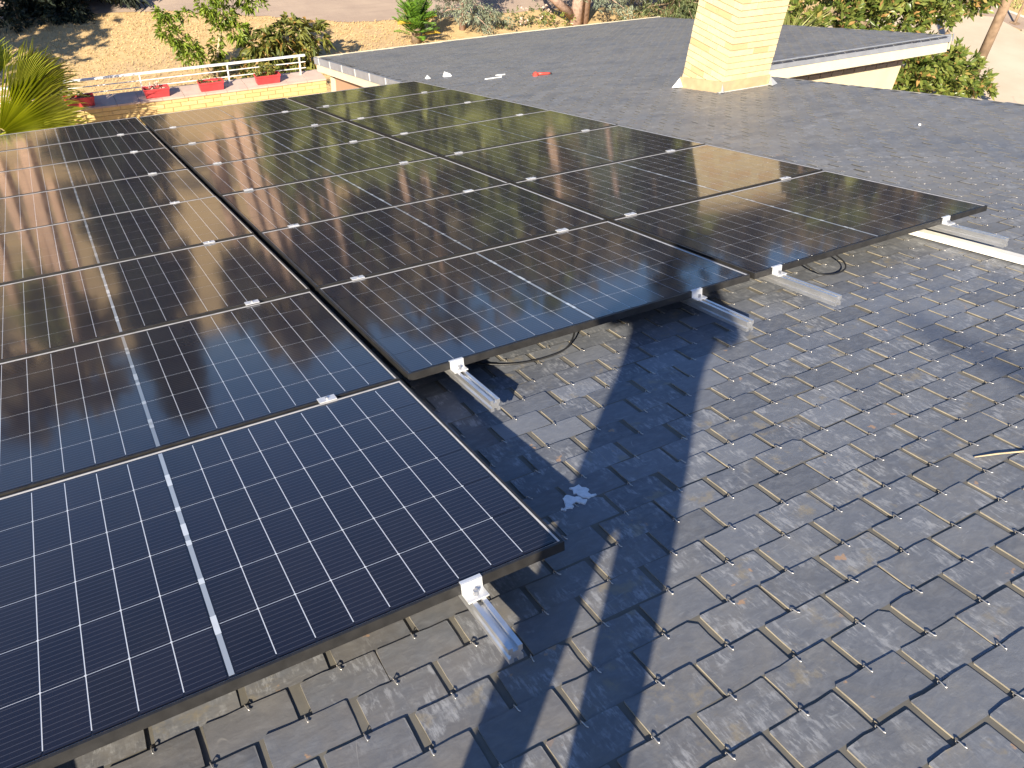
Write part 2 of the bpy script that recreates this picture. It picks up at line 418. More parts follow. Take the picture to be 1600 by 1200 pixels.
sheet('painted_line', [(36.95, -12), (37.25, -12), (37.25, 26), (36.95, 26)], GZ + 0.014, M['road_white'])
kb = MB().box((35.0, -12, GZ), (35.22, 18.5, GZ + 0.13)).build('kerb', M['kerb']); tag(kb, kind='structure')

# ------------------------------------------------------------------ house
H0 = Matrix.Translation((3.0, 4.0, GZ))
house = empty('house', H0, 'slate roofed house with cream fascias carrying the rows of black solar panels', 'house')
ZR = -0.14                                        # slate surface in the roof frame
EAVE = 9.62
XV = 7.17                                         # right-hand verge of the main roof
main_poly = [(-6.0, -4.2), (XV, -4.2), (XV, 7.40), (12.05, 7.40), (13.0, 15.95), (9.0, 16.0), (4.05, 15.5), (3.72, 10.3), (3.70, EAVE), (-6.0, EAVE)]
def inside(poly, x, y):
    x = np.asarray(x); y = np.asarray(y); r = np.zeros(x.shape, bool); n = len(poly); j = n - 1
    for i in range(n):
        xi, yi = poly[i]; xj, yj = poly[j]
        c = ((yi > y) != (yj > y)) & (x < (xj - xi) * (y - yi) / (yj - yi + 1e-12) + xi)
        r ^= c; j = i
    return r
MB().prism(main_poly[::-1], ZR - 0.075, ZR - 0.022, mat=ROOF).build('roof_deck', M['deck'], house)

# slates ----------------------------------------------------------------
SW, SE, ST = 0.2105, 0.1133, 0.0044
def slate_mesh(k):
    rr = random.Random(100 + k)
    hw = SW / 2 - rr.uniform(0.0065, 0.0115)
    j = lambda a: rr.uniform(-a, a)
    cut = rr.random()
    pts = [(-hw, -0.232), (hw, -0.232), (hw, -0.107)]
    pts += [(hw + j(.0012), -0.06), (hw + j(.001), -0.0035 - (0.014 if cut > .88 else 0))]
    pts += [(hw - 0.003 - (0.016 if cut > .88 else 0), j(.0012))]
    pts += [(hw * .5 + j(.01), j(.0022)), (j(.02), j(.0022)), (-hw * .5 + j(.01), j(.0022))]
    pts += [(-hw + 0.0025 + (0.016 if cut < .12 else 0), j(.0012)), (-hw + j(.001), -0.003 - (0.012 if cut < .12 else 0)), (-hw + j(.0012), -0.06), (-hw, -0.107)]
    n = len(pts)
    V = [(x, y, j(.0006)) for x, y in pts] + [(x + (0.0012 if x < 0 else -0.0012) * 0, y, -ST) for x, y in pts]
    F = [list(range(2, n)), [0, 1, 2, n - 1]] + [[i + n, (i + 1) % n + n, (i + 1) % n, i] for i in range(1, n)]
    return np.array(V), F
SV = [slate_mesh(k) for k in range(10)]
SM = []
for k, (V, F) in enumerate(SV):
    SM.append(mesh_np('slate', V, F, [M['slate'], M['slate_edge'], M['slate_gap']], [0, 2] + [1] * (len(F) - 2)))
hk = MB().tube([(0, -0.012, -ST - 0.001), (0, 0.004, -ST - 0.0005), (0.0005, 0.0065, -ST * .4), (0.0005, 0.006, 0.0025), (0.001, -0.003, 0.0044), (0.002, -0.013, 0.0032), (0.004, -0.019, 0.0045)], 0.0015, 5)
HV, HF = np.array([tuple(v) for v in hk.v]), hk.f
HM = mesh_np('slate_hook', HV, HF, [M['hook']], smooth=True)

TILT = ST * 1.12 / SE
slots = []
for i in range(-36, 146):
    Y = -0.405 + SE * i
    xo = 0.413 + (SW / 2 if i % 2 else 0)
    for jx in range(-36, 64):
        slots.append((xo + SW * jx, Y))
slots = np.array(slots)
ok = inside(main_poly, slots[:, 0], slots[:, 1] - 0.05) & inside(main_poly, slots[:, 0] + .09, slots[:, 1] - 0.09) & inside(main_poly, slots[:, 0] - .09, slots[:, 1] - 0.02)
chim = (slots[:, 0] > 5.90) & (slots[:, 0] < 6.52) & (slots[:, 1] > 5.98) & (slots[:, 1] < 6.6)
slots = slots[ok & ~chim]
Cp = np.array((-0.8758, -1.4434, 1.3633))
Rc = np.array([[0.87056, -0.48830, -0.06068], [-0.27468, -0.38079, -0.88292], [0.40803, 0.78524, -0.46557]])
P3 = np.c_[slots, np.full(len(slots), ZR)]; P3[:, 1] -= 0.05
q = (P3 - Cp) @ Rc.T
qz = np.maximum(q[:, 2], 0.01)
px = 800 + 1261 * q[:, 0] / qz; py = 600 + 1261 * q[:, 1] / qz
infr = (q[:, 2] > 0.1) & (px > -30) & (px < 1630) & (py > -20) & (py < 1230)
# sight line to the slate crosses the panels' plane here: under a panel?
t = (0 - Cp[2]) / (P3[:, 2] - Cp[2]); hx = Cp[0] + (P3[:, 0] - Cp[0]) * t; hy = Cp[1] + (P3[:, 1] - Cp[1]) * t
hid = ((hx < 0) & (hx > -1.75) & (hy > 0) & (hy < 9.22)) | ((hx > 0) & (hx < 3.51) & (hy > 1.154) & (hy < 9.22))
vis = infr & ~hid
dist = np.linalg.norm(q, axis=1)
rank = np.argsort(np.where(vis, dist, 1e6))
singles = set(rank[:300].tolist())
SAM = []
bigV, bigF, bigM, off = [], [], [], 0
hV, hF, hoff = [], [], 0
Rnp = np.array(R3)
for idx, (x, y) in enumerate(slots):
    k = random.randrange(10)
    rz = random.gauss(0, 0.010); rx = TILT + random.gauss(0, 0.005); ry = random.gauss(0, 0.004)
    dx = random.gauss(0, 0.003); dy = random.gauss(0, 0.0025)
    loc = Matrix.Translation((x + dx, y + dy, ZR + 0.003 + random.uniform(-0.0006, 0.0012))) @ Euler((rx, ry, rz)).to_matrix().to_4x4()
    mw = ROOF @ loc
    if idx in singles:
        ob('slate', SM[k], house, mw)
        ob('slate_hook', HM, house, mw @ Matrix.Rotation(random.gauss(0, .12), 4, 'Z'))
    else:
        A = np.array(mw); V, F = SV[k]
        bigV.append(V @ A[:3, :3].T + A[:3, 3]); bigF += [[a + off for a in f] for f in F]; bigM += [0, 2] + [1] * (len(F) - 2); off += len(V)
        if vis[idx] and dist[idx] < 7.0:
            hV.append(HV @ A[:3, :3].T + A[:3, 3]); hF += [[a + hoff for a in f] for f in HF]; hoff += len(HV)
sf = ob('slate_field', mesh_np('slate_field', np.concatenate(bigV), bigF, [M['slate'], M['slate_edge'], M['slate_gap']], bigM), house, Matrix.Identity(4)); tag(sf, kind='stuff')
hf = ob('far_slate_hooks', mesh_np('far_slate_hooks', np.concatenate(hV), hF, [M['hook']]), house, Matrix.Identity(4)); tag(hf, kind='stuff')

# the other slope beyond the ridge behind the photographer
bk = MB()
rp = [ROOF @ Vector((x, -4.2, ZR)) for x in (-6, XV)]
bk.add([rp[0], rp[1], rp[1] + Vector((0, -6.0, -1.7)), rp[0] + Vector((0, -6.0, -1.7)), rp[0] + Vector((0, 0, -.1)), rp[1] + Vector((0, 0, -.1)), rp[1] + Vector((0, -6.0, -1.8)), rp[0] + Vector((0, -6, -1.8))],
       [[3, 2, 1, 0], [4, 5, 6, 7], [0, 1, 5, 4], [1, 2, 6, 5], [2, 3, 7, 6], [3, 0, 4, 7]])
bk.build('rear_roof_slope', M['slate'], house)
rd = MB()
for k in range(38):
    x0 = -6 + k * 0.347
    rd.box((x0, -4.32, ZR - 0.01), (x0 + 0.34, -4.08, ZR + 0.035), mat=ROOF)
rd.build('ridge_cap', M['deck'], house)

# fascias and flashings (roof frame) ----------------------------------------
def slab(name, a, b, out, z0, z1, th, mat):
    """board from a to b (roof-frame XY), outer face pushed by out (unit XY)"""
    ax, ay = a; bx, by = b; ox, oy = out
    poly = [(ax, ay), (bx, by), (bx + ox * th, by + oy * th), (ax + ox * th, ay + oy * th)]
    area = sum(poly[i][0] * poly[(i + 1) % 4][1] - poly[(i + 1) % 4][0] * poly[i][1] for i in range(4))
    if area < 0: poly = poly[::-1]
    return MB().prism(poly, z0, z1, mat=ROOF).build(name, mat, house)
slab('edge_flashing', (7.22, 7.40), (12.02, 7.40), (0, -1), ZR - 0.105, ZR + 0.012, 0.035, M['flashing'])
for k in range(6):
    xs = 7.75 + k * 0.86
    slab('flashing_seam', (xs, 7.364), (xs + 0.025, 7.364), (0, -1), ZR - 0.10, ZR + 0.016, 0.006, M['flashing'])
slab('fascia_board', (7.20, 7.40), (11.98, 7.40), (0, -1), ZR - 0.25, ZR - 0.107, 0.022, M['fascia'])
dxl, dyl = 4.05 - 3.70, 15.5 - EAVE
nl = math.hypot(dxl, dyl); on = (-dyl / nl, dxl / nl)
slab('edge_flashing', (3.70, EAVE), (4.05, 15.5), on, ZR - 0.11, ZR + 0.014, 0.045, M['flashing'])
for k in range(7):
    t0 = (k + .5) / 7
    a = (3.70 + dxl * t0 + on[0] * .046, EAVE + dyl * t0 + on[1] * .046)
    slab('flashing_seam', a, (a[0] + dxl * .006, a[1] + dyl * .006), on, ZR - 0.108, ZR + 0.017, 0.006, M['lead'])
slab('fascia_board', (3.71, EAVE), (4.06, 15.48), on, ZR - 0.25, ZR - 0.112, 0.025, M['fascia'])
slab('eave_trim', (4.05, 15.5), (9.0, 16.0), (-0.1, 1), ZR - 0.12, ZR + 0.016, 0.05, M['fascia'])
slab('eave_trim', (9.0, 16.0), (13.0, 15.95), (0, 1), ZR - 0.12, ZR + 0.012, 0.05, M['fascia'])
slab('fascia_board', (13.0, 15.95), (12.05, 7.40), (1, 0), ZR - 0.22, ZR - 0.01, 0.03, M['fascia'])
slab('fascia_board', (XV, -4.2), (XV, 7.36), (1, 0), ZR - 0.22, ZR - 0.01, 0.03, M['fascia'])
slab('fascia_board', (-6, EAVE), (3.66, EAVE), (0, 1), ZR - 0.18, ZR - 0.02, 0.03, M['fascia'])

# walls (world) -------------------------------------------------------------
def wall(name, lo, hi, mat): return MB().box(lo, hi).build(name, mat, house)
def rz(y): return -(y) * SA / CA + ZR / CA       # height of the slates above world y
wy = 7.30
wall('end_wall', (7.3, wy, GZ), (11.43, wy + 0.25, rz(wy) - 0.40), M['render_wall'])
# band of brown bricks under the fascia
bz1 = rz(wy) - 0.20; bz0 = bz1 - 0.225
wall('brick_band', (7.3, wy - 0.002, bz0), (11.40, wy + 0.20, bz1), M['mortar_d'])
for c in range(3):
    x = 7.3 - (0.12 if c % 2 else 0)
    while x < 11.35:
        x0 = max(x, 7.3); x1 = min(x + 0.245, 11.41)
        if x1 - x0 > .04:
            MB().box((x0 + .005, wy - 0.010 - random.uniform(0, .003), bz0 + c * 0.075 + .005), (x1 - .005, wy + 0.05, bz0 + (c + 1) * 0.075 - .004)).build('brick', M['brick_d'], house)
        x += 0.25
wall('side_wall', (11.43 - .25, wy + 0.25, GZ), (11.43, 14.8, -4.75), M['render_wall'])
wall('far_wall', (4.3, 14.5, GZ), (11.43, 14.8, -4.75), M['render_wall'])
sw = MB().add([(4.3, 8.9, GZ), (4.3, 14.5, GZ), (4.3, 14.5, rz(14.5) - .12), (4.3, 8.9, rz(8.9) - .12), (4.55, 8.9, GZ), (4.55, 14.5, GZ), (4.55, 14.5, rz(14.5) - .12), (4.55, 8.9, rz(8.9) - .12)],
              [[0, 3, 2, 1], [4, 5, 6, 7], [0, 1, 5, 4], [1, 2, 6, 5], [2, 3, 7, 6], [3, 0, 4, 7]])
sw.build('terrace_side_wall', M['brick_d'], house)
wall('front_wall', (-5.6, 8.9, GZ), (4.3, 9.15, rz(9.15) - .12), M['render_wall'])
rw = MB().add([(6.9, -9.5, GZ), (6.9, wy, GZ), (6.9, wy, rz(wy) - .12), (6.9, -3.9, rz(-3.9) - .14), (6.9, -9.5, rz(-3.9) - 1.95), (6.65, -9.5, GZ), (6.65, wy, GZ), (6.65, wy, rz(wy) - .12), (6.65, -3.9, rz(-3.9) - .14), (6.65, -9.5, rz(-3.9) - 1.95)],
              [[0, 1, 2, 3, 4], [9, 8, 7, 6, 5], [0, 5, 6, 1], [1, 6, 7, 2], [2, 7, 8, 3], [3, 8, 9, 4], [4, 9, 5, 0]])
rw.build('gable_wall', M['render_wall'], house)
wall('rear_wall', (-5.6, -9.5, GZ), (6.65, -9.25, rz(-3.9) - 1.98), M['render_wall'])
wall('left_wall', (-5.6, -9.25, GZ), (-5.35, 8.9, rz(8.9) - .12), M['render_wall'])
wall('terrace_floor', (-0.62, 9.15, -6.1), (4.3, 15.02, -5.9), M['tile'])

# chimney ---------------------------------------------------------------------
cx0, cx1, cy0, cy1, cz0, cz1 = 5.87, 6.56, 5.63, 6.31, -1.99, -0.24
core = MB().box((cx0 + .012, cy0 + .012, -2.4), (cx1 - .012, cy1 - .012, cz1)).build('chimney', M['mortar'], house)
nc = 25; ch = (cz1 - cz0) / nc
for c in range(nc):
    z0 = cz0 + c * ch + 0.0045; z1 = cz0 + (c + 1) * ch - 0.0045
    odd = c % 2
    bw = 0.115
    # long runs on the two Y faces, and on the two X faces between them
    for face in range(4):
        along = (cx0, cx1) if face < 2 else (cy0, cy1)
        full = along[1] - along[0]
        if (face < 2) == (odd == 0): s0, s1 = along
        else: s0, s1 = along[0] + bw, along[1] - bw
        nb = 3 if s1 - s0 > .6 else 2
        for k in range(nb):
            a = s0 + (s1 - s0) * k / nb + .0045 * (k > 0); b2 = s0 + (s1 - s0) * (k + 1) / nb - .0045 * (k < nb - 1)
            o = random.uniform(-.0035, .0025)
            if face == 0: lo, hi = (a, cy0 - o, z0), (b2, cy0 + bw, z1)
            elif face == 1: lo, hi = (a, cy1 - bw, z0), (b2, cy1 + o, z1)
            elif face == 2: lo, hi = (cx0 - o, a, z0), (cx0 + bw, b2, z1)
            else: lo, hi = (cx1 - bw, a, z0), (cx1 + o, b2, z1)
            bo = MB().box(lo, hi); ob('brick', bo.mesh('brick', [M['brick']]), core, Matrix.Identity(4))
MB().box((cx0 - .03, cy0 - .03, cz1), (cx1 + .03, cy1 + .03, cz1 + .06)).build('coping', M['skirt'], core)
sk = MB()
g = .018
base = [(cx0 - g, cy0 - g), (cx1 + g, cy0 - g), (cx1 + g, cy1 + g), (cx0 - g, cy1 + g)]
Vs = [(x, y, rz(y) - .03) for x, y in base] + [(x, y, rz(y) + .13) for x, y in base]
sk.add(Vs, [[0, 1, 5, 4], [1, 2, 6, 5], [2, 3, 7, 6], [3, 0, 4, 7], [4, 5, 6, 7]])
sk.build('cement_skirt', M['skirt'], core)
fl = MB()
def fl_tri(x, y, dx, dy):
    z = lambda a, b: rz(b) + .012
    fl.add([(x, y, z(x, y) + .10), (x + dx, y - .01, z(x + dx, y)), (x - dx * .25, y + dy, z(x, y + dy)), (x, y, z(x, y))], [[0, 1, 2], [0, 2, 3], [0, 3, 1]])
fl_tri(cx1 + .02, cy0 - .02, .14, -.10)
fl_tri(cx0 - .02, cy0 - .02, .05, -.06)
fl_tri(cx0 - .02, cy1 + .02, -.10, -.10)
fs = MB().prism([(cx0 - .05, 5.93 - .06), (cx1 + .10, 5.93 - .06), (cx1 + .06, 5.93 + .0), (cx0 - .02, 5.93)], ZR + .006, ZR + .014, mat=ROOF)
fl.v += fs.v; fl.f += [[i + len(fl.v) - len(fs.v) for i in f] for f in fs.f]; fl.m += fs.m
fl.build('lead_flashing', M['lead'], core)

# ------------------------------------------------------------------ terrace parapet
pz = -4.9
par = empty('parapet_wall', (1.7, 15.2, pz - 1.0), 'low yellow brick parapet with pink tiled ledge behind the panels', 'wall')
PX0, PX1, PY0, PY1 = -0.90, 4.28, 15.02, 15.50
MB().box((PX0 + .012, PY0 + .012, GZ), (PX1, PY1 - .012, pz - .035)).build('wall_core', M['mortar'], par)
lt = 0.40
for k in range(13):
    a = PX0 - .02 + k * lt; b2 = min(a + lt - .006, PX1)
    MB().box((a, PY0 - .025, pz - .035), (b2, PY1 + .02, pz - random.uniform(0, .003))).build('ledge_tile', M['tile'], par)
bh = 0.082
for c in range(11):
    z1 = pz - .036 - c * bh; x = PX0 - (0.15 if c % 2 else 0)
    while x < PX1 - .02:
        x0 = max(x, PX0); x1 = min(x + .30, PX1)
        if x1 - x0 > .03:
            MB().box((x0 + .004, PY0 - random.uniform(0, .004), z1 - bh + .009), (x1 - .004, PY0 + .1, z1)).build('brick', M['brick_p'], par)
        x += .305

rail = empty('railing', (2.0, 15.36, pz), 'white three rail metal railing along the terrace ledge above the planters', 'railing')
rx0, rx1 = -2.6, 3.98
def rline(z, r, name):
    MB().tube([(rx0, 15.36, z), (rx1, 15.36, z)], r, 8).build(name, M['white_metal'], rail, smooth=False)
MB().box((rx0, 15.335, pz + .362), (rx1, 15.385, pz + .392)).build('top_rail', M['white_metal'], rail)
rline(pz + .245, .0095, 'rail_bar'); rline(pz + .125, .0095, 'rail_bar')
for x in (-2.5, -0.85, 0.80, 2.42, 3.86):
    MB().box((x - .012, 15.348, pz - .01), (x + .012, 15.372, pz + .361)).build('post', M['white_metal'], rail)

plab = ['red planter box leftmost on the ledge, in the shade of the palm', 'red planter box second from the left, beside a railing post', 'red planter box third from the left on the sunny ledge', 'red planter box rightmost on the ledge with leafy plants in it']
for k, (x0, x1) in enumerate([(-0.56, -0.07), (0.79, 1.24), (1.79, 2.25), (2.88, 3.36)]):
    p = empty('planter_box', ((x0 + x1) / 2, 15.16, pz), plab[k], 'planter', 'red planters on the terrace ledge')
    yb0, yb1 = 15.06, 15.24
    tp = .02; hz = .17
    b0 = [(x0 + tp, yb0 + tp), (x1 - tp, yb0 + tp), (x1 - tp, yb1 - tp), (x0 + tp, yb1 - tp)]
    b1 = [(x0, yb0), (x1, yb0), (x1, yb1), (x0, yb1)]
    b2 = [(x0 + .014, yb0 + .014), (x1 - .014, yb0 + .014), (x1 - .014, yb1 - .014), (x0 + .014, yb1 - .014)]
    bx = MB()
    V = [(x, y, pz + .002) for x, y in b0] + [(x, y, pz + hz) for x, y in b1] + [(x, y, pz + hz) for x, y in b2] + [(x, y, pz + hz - .05) for x, y in b2]
    F = [[3, 2, 1, 0]]
    for s in (0, 4, 8):
        for i in range(4): F.append([s + i, s + (i + 1) % 4, s + 4 + (i + 1) % 4, s + 4 + i])
    bx.add(V, F)
    bx.box((x0 - .006, yb0 - .006, pz + hz - .028), (x1 + .006, yb0, pz + hz + .004)).box((x0 - .006, yb1, pz + hz - .028), (x1 + .006, yb1 + .006, pz + hz + .004))
    bx.box((x0 - .006, yb0, pz + hz - .028), (x0, yb1, pz + hz + .004)).box((x1, yb0, pz + hz - .028), (x1 + .006, yb1, pz + hz + .004))
    bx.build('box', M['red'], p)
    MB().box((x0 + .015, yb0 + .015, pz + .05), (x1 - .015, yb1 - .015, pz + hz - .035)).build('soil', M['soil'], p)

# ------------------------------------------------------------------ leaves
def leafcloud(P, D, L, W, droop=0.0, fold=0.15):
    """P base points, D directions (n,3), L, W arrays or scalars -> V, F"""
    n = len(P); P = np.asarray(P, float); D = np.asarray(D, float)
    D = D / np.maximum(np.linalg.norm(D, axis=1, keepdims=True), 1e-6)
    rv = RNG.normal(size=(n, 3)); Wd = np.cross(D, rv); Wd /= np.maximum(np.linalg.norm(Wd, axis=1, keepdims=True), 1e-6)
    N = np.cross(Wd, D); N[N[:, 2] < 0] *= -1
    L = np.broadcast_to(L, n).reshape(-1, 1) * RNG.uniform(.7, 1.25, (n, 1)); W = np.broadcast_to(W, n).reshape(-1, 1) * RNG.uniform(.75, 1.2, (n, 1))
    mid = P + D * L * .5
    tip = P + D * L - np.array([0, 0, 1]) * L * droop
    mid[:, 2] -= (L * droop * .2)[:, 0]
    V = np.stack([P, mid + Wd * W / 2 + N * W * fold, tip, mid - Wd * W / 2 + N * W * fold], 1).reshape(-1, 3)
    i = np.arange(n)[:, None] * 4
    F = np.concatenate([i + np.array([[0, 1, 2]]), i + np.array([[0, 2, 3]])], 0)
    return V, F
def clumps(blobs, nc, ml, L, W, droop, spread=0.10, up=0.25, shell=0.55):
    Ps, Ds = [], []
    tot = sum(b[3] * b[4] * b[5] for b in blobs) if False else None
    for (x, y, z, a, b, c) in blobs:
        k = max(3, int(nc * (a * b + b * c + a * c)))
        d = RNG.normal(size=(k, 3)); d /= np.linalg.norm(d, axis=1, keepdims=True)
        r = RNG.uniform(shell, 1.05, (k, 1))
        cpos = np.array([x, y, z]) + d * r * np.array([a, b, c])
        for cc, dd in zip(cpos, d):
            e = RNG.normal(size=(ml, 3)); e /= np.linalg.norm(e, axis=1, keepdims=True)
            dr = e * 0.9 + dd * 0.8 + np.array([0, 0, up])
            Ps.append(cc + RNG.normal(size=(ml, 3)) * spread * .35); Ds.append(dr)
    return leafcloud(np.concatenate(Ps), np.concatenate(Ds), L, W, droop)
def crown(parent, parts, mat, name='crown'):
    V = []; F = []; o = 0
    for v, f in parts: V.append(v); F.append(f + o); o += len(v)
    return ob(name, mesh_np(name, np.concatenate(V), np.concatenate(F), [mat]), parent, Matrix.Identity(4))
def tree(name, base, label, cat='tree', group=None): return empty(name, base, label, cat, group)
def limbs(parent, paths, mat, name='trunk', n=7):
    mb = MB()
    for pts, r0, r1 in paths:
        k = len(pts); mb.tube(pts, [r0 + (r1 - r0) * i / (k - 1) for i in range(k)], n)
    return mb.build(name, mat, parent, smooth=True)

# slim leaning garden tree
t = tree('garden_tree', (3.75, 23.1, GZ), 'slender leaning young tree with sparse bright drooping leaves on dry grass')
limbs(t, [([(3.75, 23.1, GZ), (3.45, 23.1, -7.6), (3.05, 23.12, -7.0), (2.75, 23.1, -6.5), (2.6, 23.1, -6.1)], .035, .012), ([(2.75, 23.1, -6.5), (2.95, 23.0, -6.2), (3.2, 23.0, -6.0)], .015, .006)], M['bark'])
crown(t, [clumps([(2.62, 23.1, -5.98, .28, .25, .14), (3.1, 23.05, -6.05, .25, .2, .10), (2.52, 23.1, -6.38, .26, .25, .26), (2.78, 23.1, -6.60, .28, .3, .25), (3.0, 23.1, -6.95, .28, .3, .24), (3.2, 23.15, -7.2, .24, .28, .22), (2.85, 23.0, -7.15, .15, .15, .15)], 110, 9, .17, .055, .45)], M['leaf_bright'])
# second garden tree with pale trunk
t = tree('garden_tree', (3.75, 23.6, GZ), 'young bright green tree with thin pale trunk beside the rounded bush')
limbs(t, [([(3.75, 23.6, GZ), (3.86, 23.6, -7.4), (4.0, 23.6, -6.9), (4.2, 23.65, -6.4), (4.3, 23.6, -5.7), (4.35, 23.6, -5.2)], .045, .02), ([(4.2, 23.6, -6.4), (4.8, 23.5, -6.0)], .02, .008), ([(4.05, 23.6, -6.8), (3.8, 23.7, -6.2)], .015, .006)], M['bark_pale'])
crown(t, [clumps([(4.3, 23.6, -5.55, .75, .6, .4), (4.15, 23.6, -6.3, .42, .4, .35), (4.45, 23.6, -6.7, .35, .4, .28), (5.0, 23.6, -5.95, .45, .4, .25), (3.85, 23.6, -5.95, .3, .3, .25), (3.8, 23.6, -7.2, .2, .2, .5)], 95, 9, .17, .06, .45)], M['leaf_bright'])
# loquat-like bush
t = tree('garden_bush', (5.8, 23.5, GZ), 'wide rounded bush with long olive drooping leaves behind the railing', 'bush')
limbs(t, [([(5.8, 23.5, GZ), (5.7, 23.5, -7.4), (5.2, 23.5, -7.0)], .05, .02), ([(5.8, 23.5, -7.6), (6.3, 23.5, -7.0)], .04, .015), ([(5.75, 23.5, -7.5), (5.8, 23.3, -6.8)], .03, .012)], M['bark'])
crown(t, [clumps([(5.15, 23.4, -7.15, .60, .6, .42), (5.9, 23.4, -6.92, .70, .7, .45), (6.55, 23.4, -7.05, .55, .6, .42), (6.2, 23.2, -7.45, .7, .6, .4), (5.0, 23.2, -7.6, .6, .5, .4), (4.3, 23.3, -7.75, .5, .4, .3), (5.7, 23.0, -7.85, 1.3, .4, .3)], 30, 11, .33, .085, .55, up=.5)], M['leaf_loquat'])
# undergrowth behind the railing
t = tree('garden_bush', (4.6, 21.8, GZ), 'low green undergrowth seen through the railing bars', 'bush')
limbs(t, [([(4.6, 21.8, GZ), (4.5, 21.8, -7.6)], .02, .01)], M['bark'], 'stem')
crown(t, [clumps([(4.0, 21.7, -7.8, .5, .4, .35), (4.8, 21.7, -7.7, .6, .5, .4), (5.6, 21.8, -7.75, .5, .4, .35)], 40, 9, .2, .06, .4, up=.4)], M['leaf_loquat'])

# sago palm
def pinnate(base, dirv, Lg, wid, nl, droop=.25, vee=.35):
    V = []; F = []; d = Vector(dirv).normalized(); up = Vector((0, 0, 1)); side = d.cross(up)
    if side.length < .05: side = Vector((1, 0, 0))
    side.normalize(); nn = side.cross(d)
    P = []; D = []; LL = []
    for i in range(nl):
        t0 = .12 + .88 * i / nl
        p = Vector(base) + d * Lg * t0 - up * droop * Lg * t0 * t0
        for s in (-1, 1):
            P.append(tuple(p)); D.append(tuple(side * s + d * .9 + nn * vee)); LL.append(wid * math.sin(math.pi * min(1, .18 + .8 * t0)) + .03)
    return leafcloud(np.array(P), np.array(D), np.array(LL), .026, .12, .05)
t = tree('sago_palm', (10.5, 24.45, GZ), 'upright bright green sago palm with yellow lower fronds at the roof edge', 'palm')
limbs(t, [([(10.5, 24.45, GZ), (10.52, 24.45, -7.2)], .16, .14)], M['bark'])
for k in range(84):
    a = RNG.uniform(0, 2 * math.pi); e = RNG.uniform(.25, 1.35); hz = RNG.choice([-7.75, -7.35]) + .30 * (e - .3)
    d = (math.cos(a) * math.cos(e), math.sin(a) * math.cos(e), math.sin(e))
    yel = e < .42 and k % 2 == 0
    v, f = pinnate((10.5 + .1 * d[0], 24.45 + .1 * d[1], hz), d, RNG.uniform(.6, .95), .22, 22, .12)
    crown(t, [(v, f)], M['sago_y'] if yel else M['sago'], 'frond')

# cedars
def cedar(t, base, top, rad, mat, trunk, nb=40, lean=(0, 0), n=30, z0=.12, leafL=.12, pw=.75):
    bx, by, bz = base; paths = [([base, (bx + lean[0] * .4, by + lean[1] * .4, bz + (top - bz) * .5), (bx + lean[0], by + lean[1], top)], .16 * rad / 2, .03)]
    Ps, Ds = [], []
    for k in range(nb):
        f = z0 + (1 - z0) * (k + RNG.uniform()) / nb
        z = bz + (top - bz) * f; a = RNG.uniform(0, 2 * math.pi); L = rad * (1 - f) ** pw * RNG.uniform(.7, 1.15) + .15
        o = Vector((bx + lean[0] * f, by + lean[1] * f, z)); e = o + Vector((math.cos(a) * L, math.sin(a) * L, -.22 * L)); mid = (o + e) / 2 + Vector((0, 0, .10 * L))
        paths.append(([o, mid, e], .018 + .012 * L, .006))
        m_ = int(n * (L / rad + .4))
        for q_ in range(m_):
            u = RNG.uniform(.25, 1.05); p = o.lerp(mid, u * 2) if u < .5 else mid.lerp(e, (u - .5) * 2)
            sp = .10 * rad
            c = np.array(p) + RNG.normal(size=3) * sp * np.array([1, 1, .45])
            dd = RNG.normal(size=(9, 3)) + np.array([math.cos(a), math.sin(a), -.7]) * .9
            Ps.append(np.repeat(c[None], 9, 0) + RNG.normal(size=(9, 3)) * .05); Ds.append(dd)
    limbs(t, paths, trunk, 'trunk', 6)
    crown(t, [leafcloud(np.concatenate(Ps), np.concatenate(Ds), leafL, leafL * .27, .35)], mat)
t = tree('blue_cedar', (12.6, 25.2, GZ), 'pale blue grey young cedar with drooping branches beside the sago palm')
cedar(t, (12.6, 25.2, GZ), -5.2, 1.45, M['leaf_cedar'], M['bark_pink'], 34, z0=.2, n=22)
t = tree('cedar_tree', (16.9, 24.3, GZ), 'large cedar with forked pinkish trunk rising behind the far eave')
limbs(t, [([(16.75, 24.3, GZ), (16.75, 24.3, -7.0), (16.95, 24.3, -5.6), (17.1, 24.4, -3.0), (17.1, 24.4, 0.0)], .24, .08), ([(16.6, 24.35, -7.6), (15.7, 24.3, -6.95), (14.9, 24.4, -6.4), (14.2, 24.6, -5.4)], .17, .07)], M['bark_pink'], 'limb', 9)
cedar(t, (17.3, 24.6, GZ), 1.2, 2.5, M['leaf_cedar'], M['bark_pink'], 70, z0=.10, n=30, leafL=.15)
t = tree('cedar_tree', (20.6, 23.6, GZ), 'dense green cedar left of the brick chimney beyond the roof')
cedar(t, (20.6, 23.6, GZ), -2.4, 2.3, M['leaf_cedar_g'], M['bark'], 75, z0=.04, n=34, leafL=.15)
